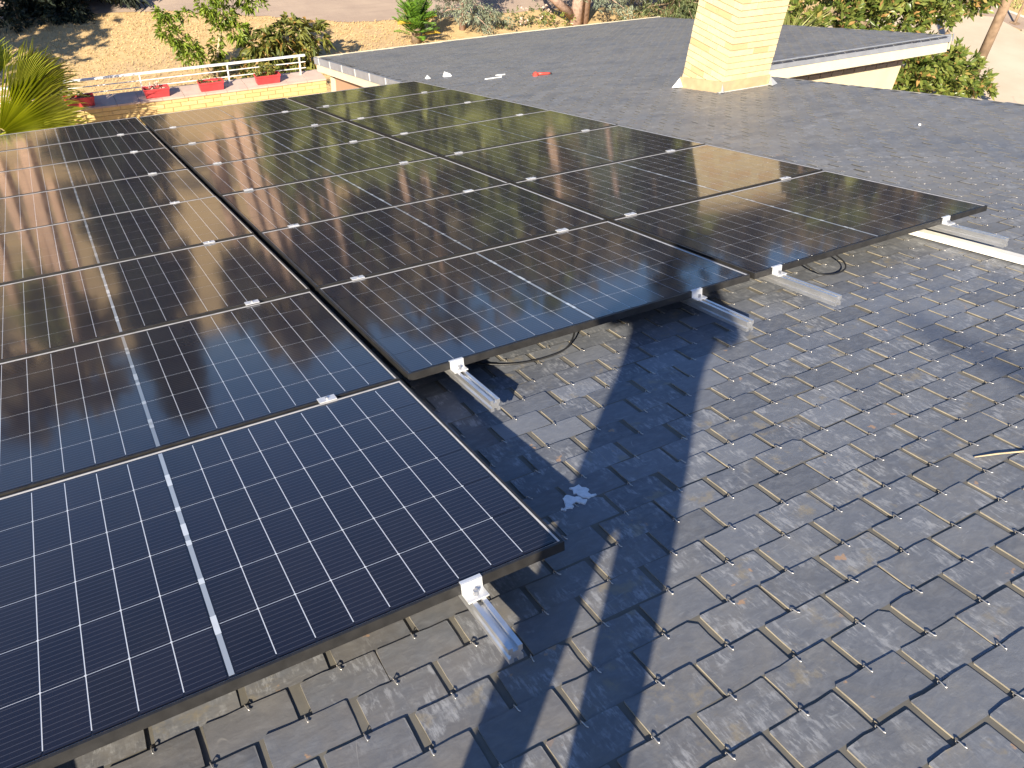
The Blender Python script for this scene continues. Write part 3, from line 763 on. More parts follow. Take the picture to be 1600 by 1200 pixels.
# flowering shrubs at the eave
for k, (x, y, lab) in enumerate([(13.9, 24.9, 'low dark shrub with dry stems left of the cedar trunk'), (15.2, 25.0, 'low shrub with pale pink blossom beside the cedar trunk'), (15.9, 24.3, 'small leafy green shrub at the foot of the forked cedar')]):
    t = tree('low_shrub', (x, y, GZ), lab, 'shrub', 'low shrubs along the far eave')
    limbs(t, [([(x, y, GZ), (x, y, GZ + .3)], .02, .01)], M['bark'], 'stem')
    crown(t, [clumps([(x - .3, y, -7.75, .4, .35, .3), (x + .3, y, -7.7, .45, .35, .32)], 40, 8, .12, .05, .2)], M['leaf_magnolia'] if k == 2 else M['leaf_cedar_g'], 'foliage')
    if k == 1: crown(t, [clumps([(x - .3, y - .1, -7.6, .4, .35, .25), (x + .35, y - .1, -7.55, .4, .35, .25)], 16, 6, .09, .07, .1)], M['flower'], 'blossom')

# dark conifers at the top left, one tall (it is mirrored in the panels)
t = tree('cypress_tree', (0.75, 31.0, GZ), 'tall dark conifer at top left whose dark reflection crosses the panels')
cedar(t, (0.75, 31.0, GZ), 5.2, 1.8, M['leaf_dark'], M['bark'], 190, z0=.012, n=36, leafL=.30, pw=.55)
for (az_, d_, zt_, rr_, lab_) in ((37.5, 46, 8.6, 1.5, 'added dark cypress left of centre in the mirror image of the right panel'), (43.2, 44, 9.2, 1.1, 'added slim dark cypress mirrored beside the chimney in the right panel')):  # unseen cypresses added for the dark streaks in the reflections
    bx_, by_ = math.sin(R(az_)) * d_, math.cos(R(az_)) * d_
    t = tree('cypress_tree', (bx_, by_, GZ), lab_)
    cedar(t, (bx_, by_, GZ), zt_, rr_, M['leaf_far_dark'], M['bark'], 120, z0=.03, n=24, leafL=.32, pw=.3)
t = tree('dark_bush', (-0.9, 29.3, GZ), 'very dark shaded bush in the top left corner', 'bush')
limbs(t, [([(-.9, 29.3, GZ), (-.9, 29.3, GZ + .7)], .04, .02)], M['bark'], 'stem')
crown(t, [clumps([(-1.6, 29.3, -7.5, 1.0, .8, .7), (-.5, 29.6, -7.4, .9, .8, .75), (.5, 29.6, -7.6, .8, .7, .5)], 34, 9, .2, .08, .2)], M['leaf_dark'], 'foliage')
# broad tree outside the frame whose shade falls over the top left
t = tree('shade_tree', (-6.6, 22.6, GZ), 'broad dark tree outside the left edge that shades the grass')
limbs(t, [([(-6.6, 22.6, GZ), (-6.6, 22.6, -5.5), (-6.5, 22.7, -3)], .2, .08)], M['bark'])
crown(t, [clumps([(-6.6, 22.6, -4.0, 2.4, 2.2, 1.6), (-6.0, 23.6, -3.2, 1.6, 1.6, 1.2), (-7.4, 23.4, -3.4, 1.8, 1.6, 1.2)], 16, 9, .35, .16, .2)], M['leaf_dark'])

# tree behind the house: the end of one long branch throws the soft shade at the right of the roof
t = tree('rear_tree', (-5.9, -12.4, GZ), 'tall tree behind the house with one long branch over the roof')
limbs(t, [([(-5.9, -12.4, GZ), (-5.8, -12.3, -2), (-5.7, -12.2, 3.5), (-5.6, -12.0, 8.0)], .22, .06), ([(-5.7, -12.2, 4.6), (-5.6, -10.0, 5.7), (-5.48, -8.2, 6.0), (-5.42, -7.1, 5.93), (-5.4, -6.65, 5.82)], .045, .010)], M['bark'])
crown(t, [clumps([(-5.7, -12.2, 6.6, 1.7, 1.5, 1.5), (-5.2, -13.0, 5.4, 1.4, 1.2, 1.0)], 20, 9, .3, .14, .2), clumps([(-5.42, -7.1, 5.93, .05, .20, .05), (-5.40, -6.72, 5.84, .03, .08, .03), (-5.47, -7.6, 6.0, .05, .2, .05)], 60, 3, .08, .025, .2, spread=.05)], M['leaf_dark'])

# broad-leaved tree at right
t = tree('magnolia_tree', (23.8, 14.6, GZ), 'broad tree of glossy leaf rosettes beyond the right roof tip')
limbs(t, [([(23.2, 14.6, GZ), (23.0, 14.6, -7.0), (22.4, 14.6, -6.2), (20.5, 14.8, -5.3), (18.2, 14.8, -4.6)], .14, .05), ([(23.0, 14.6, -7.0), (23.6, 14.5, -6.0), (24.2, 14.6, -4.8)], .10, .04), ([(23.2, 14.6, -7.3), (25.0, 14.5, -7.1), (26.6, 14.4, -7.4)], .06, .02)], M['bark'])
crown(t, [clumps([(22.2, 14.3, -6.35, 1.0, .9, .75), (23.4, 14.3, -6.45, 1.1, .9, .7), (24.6, 14.3, -6.9, .9, .8, .55), (25.9, 14.3, -7.45, .9, .7, .35), (22.0, 14.3, -7.1, .9, .8, .6), (23.6, 14.2, -7.3, 1.1, .8, .5),
                  (18.2, 14.8, -4.75, 1.0, .9, .55), (19.6, 14.8, -4.75, 1.2, .9, .75), (21.0, 14.7, -4.9, 1.2, .9, .8), (22.4, 14.7, -4.7, 1.2, 1.0, .8), (23.7, 14.6, -4.55, 1.0, .9, .7), (24.7, 14.6, -4.6, .6, .6, .35), (21.2, 14.8, -3.9, 2.6, 1.2, .7)], 36, 12, .25, .10, .12, spread=.12, up=.45, shell=.5)], M['leaf_magnolia'])
t = tree('spiky_palm', (16.9, 14.6, GZ), 'pale yellow green spiky palm fan just right of the chimney', 'palm')
limbs(t, [([(16.9, 14.6, GZ), (16.95, 14.6, -5.4)], .14, .10)], M['bark'])
for k in range(34):
    a = RNG.uniform(0, 2 * math.pi); e = RNG.uniform(-.1, 1.2)
    d = (math.cos(a) * math.cos(e), math.sin(a) * math.cos(e), math.sin(e))
    nl = 9; base = np.array([16.95, 14.6, -5.35])
    dd = np.array(d) + RNG.normal(size=(nl, 3)) * .13
    v, f = leafcloud(np.repeat(base[None], nl, 0) + np.array(d) * .15, dd, RNG.uniform(.95, 1.2), .045, .18, .1)
    crown(t, [(v, f)], M['yucca'], 'frond')

# fan palm at left ------------------------------------------------------------
def fan(hub, axis, normal, rad, nleaf=30, spread=125, mat=None, droop=.10, brown=False):
    u = Vector(axis).normalized(); nn = Vector(normal); nn = (nn - u * nn.dot(u)).normalized(); s = nn.cross(u)
    hub = Vector(hub); V = []; F = []; mi = []
    da = 2 * R(spread) / nleaf
    for i in range(nleaf):
        a = -R(spread) + da * (i + .5); L = rad * (.72 + .28 * math.cos(a * .7)) * random.uniform(.93, 1.05)
        def pt(ang, r, h):
            p = hub + (u * math.cos(ang) + s * math.sin(ang)) * r + nn * h
            p.z -= droop * (r / rad) ** 2 * rad
            return p
        h1 = .018 * rad
        o = len(V)
        rs = [.06 * rad, .34 * L, .52 * L, .78 * L]; wd = [1, .9, .42, .20]
        for r_, w_ in zip(rs, wd):
            V += [pt(a - da / 2 * w_, r_, -h1), pt(a, r_, h1), pt(a + da / 2 * w_, r_, -h1)]
        tp = pt(a + random.uniform(-.05, .05), L, 0); tp.z -= random.uniform(0, .10) * rad
        V.append(tp)
        for k in range(3):
            b = o + k * 3; F += [[b, b + 1, b + 4, b + 3], [b + 1, b + 2, b + 5, b + 4]]
        b = o + 9; F += [[b, b + 1, o + 12], [b + 1, b + 2, o + 12]]
    return V, F
pc = Vector((-1.95, 13.45, -4.85))
t = tree('fan_palm', (-1.95, 13.45, GZ), 'yellow green fan palm at the left edge shading the parapet end', 'palm')
limbs(t, [([(-1.95, 13.45, GZ), (-1.95, 13.45, -5.0)], .17, .14)], M['bark'])
tocam = (CAM - pc).normalized()
fr = [  # hub, axis, normal bias, radius, spread, material
    ((-1.64, 13.45, -4.50), (.88, .12, .42), (-.30, -.85, .50), 1.58, 48, 'palm'),
    ((-1.72, 13.9, -4.05), (.30, .1, .95), (.75, -.6, .1), 1.15, 45, 'palm'),
    ((-1.35, 13.8, -4.25), (.50, .1, .9), (.2, -.9, .3), 1.15, 22, 'palm'),
    ((-1.25, 14.1, -4.25), (.80, .2, .55), (-.3, -.5, .8), 1.15, 40, 'palm_d'),
    ((-1.55, 14.2, -4.6), (.55, .8, .1), (-.2, -.3, .9), .95, 85, 'palm_d'),
    ((-1.60, 13.1, -5.1), (.75, -.3, -.35), (-.2, -.6, .8), .8, 90, 'palm_d'),
    ((-1.30, 13.9, -4.3), (.66, .1, .75), (-.2, -.8, .5), 1.3, 26, 'palm'),
    ((-1.40, 13.6, -4.5), (.95, .1, .30), (-.3, -.6, .8), 1.2, 34, 'palm'),
    ((-2.3, 13.9, -3.9), (-.3, .3, .9), (.2, -.9, .3), 1.0, 85, 'palm'),
    ((-2.6, 13.4, -4.5), (-.85, 0, .35), (.3, -.4, .85), 1.1, 90, 'palm'),
    ((-2.4, 12.8, -4.7), (-.4, -.8, .2), (0, .2, .9), 1.0, 90, 'palm'),
    ((-2.1, 14.3, -5.0), (-.1, .9, -.1), (0, 0, 1), .9, 90, 'palm_d'),
    ((-2.6, 14.0, -5.1), (-.7, .6, -.2), (0, 0, 1), .9, 90, 'palm_d'),
]
for h, ax, nr, rd_, spd, mt in fr:
    V, F = fan(h, ax, nr, rd_, 30, spd, None)
    f = ob('frond', mesh_np('frond', [tuple(v) for v in V], F, [M[mt]]), t, Matrix.Identity(4))
    hv = Vector(h); mid = (pc + hv) / 2 + Vector((0, 0, .12))
    pb = MB().tube([pc, mid, hv], [.022, .016, .011], 6); ob('petiole', pb.mesh('petiole', [M[mt]], True), f, Matrix.Identity(4))
# bushes under the palm, past the end of the parapet
t = tree('garden_bush', (-1.6, 17.2, GZ), 'shaded tangle of leaves below the fan palm', 'bush')
limbs(t, [([(-1.6, 17.2, GZ), (-1.5, 17.2, -6.6)], .05, .02)], M['bark'], 'stem')
crown(t, [clumps([(-1.7, 17.0, -6.7, .8, .7, .9), (-.6, 17.8, -7.1, .7, .6, .6), (-1.0, 19.0, -7.4, .8, .8, .5)], 26, 9, .2, .06, .3)], M['leaf_loquat'], 'foliage')
t = tree('garden_bush', (1.1, 18.6, GZ), 'small dark clump of weeds behind the second planter', 'bush')
limbs(t, [([(1.1, 18.6, GZ), (1.1, 18.6, -7.6)], .02, .01)], M['bark'], 'stem')
crown(t, [clumps([(1.0, 18.6, -7.7, .35, .3, .3), (.4, 19.4, -7.8, .3, .3, .2)], 40, 8, .15, .03, .2, up=.8)], M['leaf_cedar_g'], 'foliage')

# planter plants
kids = [o for o in COL.objects if o.name.startswith('planter_box')]
for k, p in enumerate(kids):
    c = MW[p].translation; x, y = c.x, c.y
    nb = [(x, y, pz + .19, .18, .06, .05)]
    if k == 3: nb = [(x - .05, y, pz + .24, .18, .07, .10), (x + .1, y, pz + .28, .10, .06, .10)]
    crown(p, [clumps(nb, 900 if k == 3 else 420, 5, .07, .03, .3, spread=.03)], M['flower'] if k == 1 else M['leaf_loquat'], 'plant')

# dry grass blades ------------------------------------------------------------
n = 20000
gx = RNG.uniform(-3, 12, n); gy = RNG.uniform(17.5, 31, n)
keep = ~inside([(-25, 33.2), (3.9, 29.6), (9.2, 26.9), (14.0, 26.4), (24, 25.6), (24, 33), (12, 38), (-25, 46)], gx, gy)
gx, gy = gx[keep], gy[keep]; n = len(gx)
dd = RNG.normal(size=(n, 3)) * .55 + np.array([0.1, 0.1, 1.0])
V, F = leafcloud(np.c_[gx, gy, np.full(n, GZ)], dd, .11, .022, .25, .05)
o = ob('dry_grass', mesh_np('dry_grass', V, F, [M['straw']])); tag(o, 'dry golden grass covering the ground beyond the terrace', 'grass', kind='stuff')

# pole and post ----------------------------------------------------------------
t = empty('utility_pole', (26.0, 14.45, GZ), 'weathered brown wooden pole standing in the pale concrete yard at right', 'pole')
MB().tube([(26.0, 14.45, GZ), (25.95, 14.45, -2.0)], [.165, .135], 12).build('shaft', M['pole'], t, smooth=True)
MB().box((25.55, 14.30, -4.05), (25.85, 14.55, -3.85)).build('bracket', M['bark'], t)
t = empty('sign_post', (35.7, 19.3, GZ), 'thin brown metal post beside the kerb at the right edge', 'post')
MB().tube([(35.7, 19.3, GZ), (35.7, 19.3, -5.4)], .055, 10).build('shaft', M['pole'], t)
MB().box((35.55, 19.15, GZ + .02), (35.85, 19.45, GZ + .06)).build('base_plate', M['pole'], t)
n = 5000
V, F = leafcloud(np.c_[RNG.uniform(37.6, 47, n), RNG.uniform(12, 30, n), np.full(n, GZ)], RNG.normal(size=(n, 3)) * .6 + np.array([0, 0, 1]), .3, .05, .2)
o = ob('verge_grass', mesh_np('verge_grass', V, F, [M['yucca']])); tag(o, 'pale green verge grass beyond the street at top right', 'grass', kind='stuff')

# far wood, unseen: invented for the streaks mirrored in the glass ----------------------------------------------
def hillz(d):
    t_ = min(max((d - 62) / 120.0, 0), 1); return GZ - .05 + 25.0 * t_ * t_ * (1.6 - .6 * t_)
hv, hf_ = [], []
na, nr = 60, 16
for i in range(na + 1):
    a = R(-35 + 120 * i / na)
    for k in range(nr + 1):
        d = 60 + 200 * k / nr; hv.append((math.sin(a) * d, math.cos(a) * d, hillz(d) + (random.uniform(-.6, .6) if k > 1 else -.03)))
for i in range(na):
    for k in range(nr):
        b_ = i * (nr + 1) + k; hf_.append([b_, b_ + 1, b_ + nr + 2, b_ + nr + 1])
o = ob('hill', mesh_np('hill', hv, hf_, [M['ground']], smooth=True)); tag(o, kind='structure')  # unseen slope added so the glass mirrors warm dry grass between trunks
Vt, Ft = MB(), None
PsL, DsL = [], []
rw_ = random.Random(5)
MIl = []
for k in range(385):
    if k < 40: az = R(rw_.uniform(-30, -9)); d = rw_.uniform(60, 160)
    elif k < 54: az = R(rw_.choice([rw_.uniform(-8, 0), rw_.uniform(7, 12)])); d = rw_.uniform(48, 70)
    elif k < 300: az = R(rw_.uniform(12, 76)); d = 50 + 75 * rw_.random() ** .8
    elif k < 350: az = R(rw_.uniform(34, 64)); d = rw_.uniform(48, 66)
    else: az = R(rw_.uniform(13, 31)); d = rw_.uniform(39, 50)
    x, y = math.sin(az) * d, math.cos(az) * d
    gzk = hillz(d)
    h = rw_.uniform(9.5, 15.5); low = rw_.random() < .5
    tr = h * (rw_.uniform(.06, .2) if low else rw_.uniform(.35, .6)); r = h * rw_.uniform(.13, .24)
    if 40 <= k < 54: tr = h * .75; r = h * .1
    if k >= 350: h = rw_.uniform(2.2, 4.5); low = True; tr = .2; r = h * .5
    ln = rw_.uniform(-.8, .8)
    Vt.tube([(x, y, gzk - .5), (x + ln * .3, y, gzk + tr * .6), (x + ln, y, gzk + h * .85)], [.42, .34, .08], 6)
    mk_ = 1 + rw_.choice([0, 0, 0, 1, 2]) if k < 350 else 3
    for c in range(10 if low else 7):
        ca = rw_.uniform(0, 6.28); cr = r * rw_.uniform(.2, .9)
        cc = np.array([x + ln * .8 + math.cos(ca) * cr, y + math.sin(ca) * cr, gzk + tr + (h - tr) * rw_.uniform(.12, 1.0)])
        m_ = 20
        e = RNG.normal(size=(m_, 3)); e /= np.linalg.norm(e, axis=1, keepdims=True)
        PsL.append(cc + e * r * .45 * np.array([1, 1, .6])); DsL.append(e + np.array([0, 0, .2])); MIl += [mk_] * m_
Vl, Fl = leafcloud(np.concatenate(PsL), np.concatenate(DsL), 1.5, .9, .2)
vt = np.array([tuple(v) for v in Vt.v]); ft = [list(f) for f in Vt.f]
allF = ft + [[int(a) + len(vt) for a in f] for f in Fl]
o = ob('far_wood', mesh_np('far_wood', np.concatenate([vt, Vl]), allF, [M['trunk_far'], M['leaf_far'], M['leaf_far_dark'], M['leaf_far_olive']], [0] * len(ft) + MIl + MIl))
tag(o, 'invented distant wood of tall trunks mirrored in the glass of the panels', 'wood', kind='stuff')
t = empty('neighbour_house', (62, 52, GZ), 'far terracotta house mirrored in the rightmost panel', 'house')
MB().box((54, 48, GZ), (70, 58, 1.5)).build('wall', M['terra'], t)
MB().add([(53, 47, 1.5), (71, 47, 1.5), (71, 59, 1.5), (53, 59, 1.5), (57, 53, 5), (67, 53, 5)], [[0, 1, 5, 4], [1, 2, 5], [2, 3, 4, 5], [3, 0, 4], [3, 2, 1, 0]]).build('roof', M['terra'], t)
for k in range(4):
    MB().box((55.5 + k * 3.8, 47.9, -3), (57 + k * 3.8, 48.1, -.6)).build('window', M['fascia'], t)

# ------------------------------------------------------------------ solar panels
PL, PWD, PT = 1.722, 1.134, 0.030
PITCHY = 1.154
LIP = 0.0085
fm = MB()
def ring(a, b): return [(a, a), (PL - a, a), (PL - a, PWD - a), (a, PWD - a)]
lv = [(0, -PT), (0, 0), (LIP, 0), (LIP + .0042, -.0032), (LIP + .0042, -.006)]
V = []
for a, z in lv: V += [(x, y, z) for x, y in ring(a, 0)]
F = []; mi = []
for s in range(len(lv) - 1):
    for i in range(4):
        F.append([s * 4 + i, s * 4 + (i + 1) % 4, (s + 1) * 4 + (i + 1) % 4, (s + 1) * 4 + i]); mi.append(1 if s == 2 else 0)
F.append([3, 2, 1, 0]); mi.append(0)
fm.add(V, F); fm.m = mi
FRAME = fm.mesh('frame', [M['frame'], M['frame_edge']])
i0 = LIP + .004
BACK = MB().add([(i0, i0, -.0036), (PL - i0, i0, -.0036), (PL - i0, PWD - i0, -.0036), (i0, PWD - i0, -.0036)], [[0, 1, 2, 3]]).mesh('backsheet', [M['back']])
PX_, PY_ = 0.0925, 0.1838
STRIP = 0.018
mx = (PL - 18 * PX_ - STRIP) / 2; my = (PWD - 6 * PY_) / 2
ch_ = .003; a_, b_ = (PX_ - .0030) / 2, (PY_ - .0024) / 2
oct_ = [(-a_ + ch_, -b_), (a_ - ch_, -b_), (a_, -b_ + ch_), (a_, b_ - ch_), (a_ - ch_, b_), (-a_ + ch_, b_), (-a_, b_ - ch_), (-a_, -b_ + ch_)]
cm = MB(); cm.add([(x, y, 0) for x, y in oct_] + [(x, y, -.0003) for x, y in oct_], [list(range(8))] + [[i + 8, (i + 1) % 8 + 8, (i + 1) % 8, i] for i in range(8)])
CELL = cm.mesh('solar_cell', [M['cell']])
gx_ = [mx + PX_ * (k if k <= 9 else k) + (STRIP if k > 9 else 0) for k in range(19)]
gm = MB(); zg = -.0026
for k in range(1, 18):
    if k == 9: continue
    x = mx + PX_ * k + (STRIP if k > 9 else 0); hw = .0013
    gm.add([(x - hw, my + .012, zg), (x + hw, my + .012, zg), (x + hw, PWD - my - .012, zg), (x - hw, PWD - my - .012, zg)], [[0, 1, 2, 3]])
for r_ in range(1, 6):
    y = my + PY_ * r_; hw = .0008
    for (xa, xb) in ((mx + PX_, mx + 9 * PX_), (mx + 9 * PX_ + STRIP, PL - mx - PX_)):
        gm.add([(xa, y - hw, zg + .0001), (xb, y - hw, zg + .0001), (xb, y + hw, zg + .0001), (xa, y + hw, zg + .0001)], [[0, 1, 2, 3]])
    for k in range(1, 18):
        if k == 9: continue
        x = mx + PX_ * k + (STRIP if k > 9 else 0); s_ = .0042
        gm.add([(x - s_, y, zg + .0007), (x, y - s_, zg + .0007), (x + s_, y, zg + .0007), (x, y + s_, zg + .0007)], [[0, 1, 2, 3]])
GRID = gm.mesh('grid_lines', [M['grid']])
xc = mx + 9 * PX_ + STRIP / 2
TAPE = MB().add([(xc - .0062, my + .004, zg), (xc + .0062, my + .004, zg), (xc + .0062, PWD - my - .004, zg), (xc - .0062, PWD - my - .004, zg)], [[0, 1, 2, 3]])
for y, hl in [(my + PY_ * r_, .012) for r_ in range(1, 6)] + [(.20, .035), (PWD / 2 + .07, .03), (.93, .035)]:
    TAPE.add([(xc - .007, y - hl, zg + .0006), (xc + .007, y - hl, zg + .0006), (xc + .007, y + hl, zg + .0006), (xc - .007, y + hl, zg + .0006)], [[0, 1, 2, 3]], 1)
TAPE = TAPE.mesh('centre_tape', [M['strip'], M['tab']])
ordn = ['front', 'second', 'third', 'fourth', 'fifth', 'sixth', 'seventh', 'farthest']
cols = [('left', -1.722, range(0, 8)), ('middle', 0.034, range(1, 8)), ('right', 1.786, range(1, 8))]
proto = None
for cname, x0, rows in cols:
    for k in rows:
        pos_ = 'front most' if k == 0 else f'{ordn[k]} row of the array counted from the front' if k < 7 else 'farthest row by the terrace'
        lab = {'left': f'black solar panel of the left column, {pos_}', 'middle': f'black solar panel of the middle column, {pos_}', 'right': f'black solar panel of the right column, {pos_}'}[cname]
        mw = ROOF @ Matrix.Translation((x0 + random.gauss(0, .001), k * PITCHY, random.gauss(0, .0008))) @ Euler((random.gauss(0, .0009), random.gauss(0, .0009), 0)).to_matrix().to_4x4()
        p = empty('solar_panel', mw, lab, 'solar panel', 'black solar panels in rows on the roof')
        ob('frame', FRAME, p, mw); ob('backsheet', BACK, p, mw); ob('grid_lines', GRID, p, mw); ob('centre_tape', TAPE, p, mw)
        for i in range(18):
            xx = mx + PX_ * (i + .5) + (STRIP if i >= 9 else 0)
            for j in range(6):
                ob('solar_cell', CELL, p, mw @ Matrix.Translation((xx, my + PY_ * (j + .5), -.0022)))

# rails with clamps -------------------------------------------------------------
hw, z0, z1 = .019, -.078, -.033
prof = [(-hw, z0), (-.006, z0), (-.006, z0 + .012), (.006, z0 + .012), (.006, z0), (hw, z0), (hw, z0 + .014), (hw - .006, z0 + .018), (hw - .006, z0 + .026), (hw, z0 + .030), (hw, z1), (.007, z1), (.007, z1 - .012), (-.007, z1 - .012), (-.007, z1), (-hw, z1), (-hw, z0 + .030), (-hw + .006, z0 + .026), (-hw + .006, z0 + .018), (-hw, z0 + .014)]
rl = [('left', 'outer', -1.44, -0.22, 0), ('left', 'inner', -0.279, -0.222, 0), ('middle', 'left', 0.238, 0.84, 1), ('middle', 'right', 1.437, 0.815, 1), ('right', 'left', 1.925, 0.785, 1), ('right', 'right', 3.155, 0.81, 1)]
rlab = ['silver mounting rail under the left side of the left panel column', 'silver mounting rail nearest the viewer with its end beyond the front panel', 'silver mounting rail projecting near the corner of the two nearest columns', 'silver mounting rail whose end lies in the shadow of the photographer', 'silver mounting rail projecting left of centre under the right panel column', 'silver mounting rail at far right above the white bar']
for (cn, sd_, x, ys, k0), lab in zip(rl, rlab):
    ye = 9.30
    mw = ROOF @ Matrix.Translation((x, ys, 0))
    t = empty('mounting_rail', mw, lab, 'mounting rail', 'aluminium rails under the solar panels')
    n = len(prof)
    V = [(a, 0, z) for a, z in prof] + [(a, ye - ys, z) for a, z in prof]
    F = [[i, i + n, (i + 1) % n + n, (i + 1) % n] for i in range(n)] + [list(range(n))[::-1], [i + n for i in range(n)]]
    F = [f[::-1] for f in F]
    ob('profile', mesh_np('profile', V, F, [M['alu']]), t, mw)
    # end clamp at the front
    yf = k0 * PITCHY - ys
    ec = MB()
    ec.box((-.029, yf - .005, -.033), (.029, yf - .0012, .0035)).box((-.029, yf - .0012, .0008), (.029, yf + .0085, .0038)).box((-.029, yf - .040, -.0325), (.029, yf - .005, -.028))
    e = ob('end_clamp', ec.mesh('end_clamp', [M['alu_clamp']]), t, mw)
    bl = MB().tube([(0, yf - .022, -.028), (0, yf - .022, -.014)], .0075, 6); ob('bolt', bl.mesh('bolt', [M['steel']]), e, mw)
    for k in range(k0 + 1, 8):
        yc = k * PITCHY - .010 - ys
        mc = MB().box((-.032, yc - .019, .0012), (.032, yc + .019, .0050)).box((-.030, yc - .006, -.03), (.030, yc + .006, .0011))
        c_ = ob('mid_clamp', mc.mesh('mid_clamp', [M['alu_clamp']]), t, mw @ Matrix.Translation((random.gauss(0, .006), 0, 0)))
        bl = MB().tube([(0, yc, .005), (0, yc, .011)], .006, 6); ob('bolt', bl.mesh('bolt', [M['steel']]), c_, MW[c_])
    for yb in np.arange(.95, ye - ys, 1.25):
        br = MB().box((-.024, yb - .02, ZR + .004), (.024, yb + .02, ZR + .010)).box((-.024, yb - .003, ZR + .010), (-.0195, yb + .02, -.05))
        ob('roof_bracket', br.mesh('roof_bracket', [M['steel']]), t, mw)

# ------------------------------------------------------------------ small things on the roof
RT = lambda x, y, z=0: ROOF @ Vector((x, y, ZR + z))
mw = ROOF @ Matrix.Translation((3.14, 0.0, ZR))
b = MB().box((-.026, -.9, .012), (.026, 1.62, .042)); b.box((-.020, -.902, .016), (.020, -.88, .038))
o = ob('white_bar', b.mesh('white_bar', [M['white_bar']]), None, mw); tag(o, 'long white square bar lying on the slates under the right panel', 'bar')
# cables
def smooth(pts, n=6):
    P = [Vector(p) for p in pts]; P = [P[0]] + P + [P[-1]]; out = []
    for i in range(1, len(P) - 2):
        for k in range(n):
            t = k / n; a, b, c, d = P[i - 1:i + 3]
            out.append(0.5 * ((2 * b) + (c - a) * t + (2 * a - 5 * b + 4 * c - d) * t * t + (3 * b - a - 3 * c + d) * t ** 3))
    return [tuple(p) for p in out + [P[-2]]]
pts = smooth([(.93, 1.40, .10), (.86, 1.27, .06), (.77, 1.20, .025), (.66, 1.20, .010), (.52, 1.23, .010), (.40, 1.32, .012), (.28, 1.43, .02)])
o = MB().tube([RT(*p) for p in pts], .004, 6).build('cable', M['cable'], smooth=True); tag(o, 'black cable looping out below the nearest middle panel', 'cable', 'black panel cables')
pts = smooth([(2.40, 1.25, .09), (2.40, 1.16, .055), (2.36, 1.12, .035), (2.28, 1.12, .030), (2.20, 1.14, .05), (2.17, 1.22, .09)])
o = MB().tube([RT(*p) for p in pts], .004, 6).build('cable', M['cable'], smooth=True); tag(o, 'short black cable loop hanging below the right panel edge', 'cable', 'black panel cables')
# white splash
rr = random.Random(3)
def blotch(cx, cy, pts, z=.0065, h=.0012):
    n_ = len(pts); top = [RT(cx + x, cy + y, z + h) for x, y in pts]; bot = [RT(cx + x, cy + y, z - .004) for x, y in pts]
    return top + bot, [list(range(n_))] + [[i + n_, (i + 1) % n_ + n_, (i + 1) % n_, i] for i in range(n_)]
sp = MB()
def img_blob(cx, cy, sx, sy, seed, n_=16):
    r2 = random.Random(seed); return [(math.cos(a) * sx * r2.uniform(.55, 1.15), math.sin(a) * sy * r2.uniform(.55, 1.15)) for a in np.linspace(0, 2 * math.pi, n_, endpoint=False)]
def jag(pts, seed, amp=.004):
    r2 = random.Random(seed); out = []
    for i_, p_ in enumerate(pts):
        q_ = pts[(i_ + 1) % len(pts)]
        for k_ in range(3):
            t_ = k_ / 3; out.append((p_[0] + (q_[0] - p_[0]) * t_ + r2.uniform(-amp, amp), p_[1] + (q_[1] - p_[1]) * t_ + r2.uniform(-amp, amp)))
    return out
for poly_, sd2 in [([(.240, .353), (.272, .352), (.284, .318), (.272, .292), (.292, .280), (.262, .280), (.240, .300), (.236, .325)], 1),
                   ([(.188, .318), (.210, .330), (.226, .306), (.240, .292), (.252, .270), (.232, .262), (.214, .282), (.196, .274), (.190, .262), (.168, .272), (.182, .290)], 2),
                   ([(.158, .275), (.166, .279), (.168, .268), (.160, .265)], 3)]:
    V, F = blotch(0, 0, jag(poly_, sd2)); sp.add(V, F)
o = sp.build('plaster_splash', M['plaster']); tag(o, 'torn white plaster splash on the shaded slates beside the front panel', 'plaster splash')
# white lump, red tool and crumbs far up the roof
mw = ROOF @ Matrix.Translation((4.48, 10.28, ZR)) @ Matrix.Scale(.62, 4)
b = MB(); b.add([(-.10, -.05, 0), (.10, -.06, 0), (.11, .05, 0), (-.09, .07, 0), (-.06, -.02, .11), (.07, -.03, .06), (.06, .03, .07), (-.05, .03, .12)], [[0, 1, 5, 4], [1, 2, 6, 5], [2, 3, 7, 6], [3, 0, 4, 7], [4, 5, 6, 7], [3, 2, 1, 0]])
o = ob('plaster_lump', b.mesh('plaster_lump', [M['plaster']]), None, mw); tag(o, 'white rubble lump lying alone on the far roof beyond the panels', 'rubble')
mw = ROOF @ Matrix.Translation((4.18, 10.33, ZR))
b = MB(); b.add([(-.04, -.03, 0), (.04, -.03, 0), (.03, .03, 0), (-.03, .04, 0), (0, 0, .05)], [[0, 1, 4], [1, 2, 4], [2, 3, 4], [3, 0, 4], [3, 2, 1, 0]])
o = ob('plaster_crumb', b.mesh('plaster_crumb', [M['plaster']]), None, mw); tag(o, 'small pale crumb just left of the white rubble lump', 'rubble')
t = empty('hand_tool', ROOF @ Matrix.Translation((5.36, 9.1, ZR)), 'red hand tool with dark head lying on the far slates', 'tool')
mw = MW[t] @ Matrix.Rotation(-.3, 4, 'Z') @ Matrix.Scale(.68, 4)
b = MB().tube([(-.02, 0, .035), (.10, .0, .035), (.22, .01, .03), (.27, .01, .028)], [.03, .026, .024, .016], 8); ob('handle', b.mesh('handle', [M['redtool']], True), t, mw)
b = MB().tube([(-.02, -.05, .03), (-.05, .0, .045), (-.06, .06, .05)], [.03, .045, .03], 8).box((-.11, -.06, 0), (-.04, .04, .05)); ob('head', b.mesh('head', [M['redtool']]), t, mw)
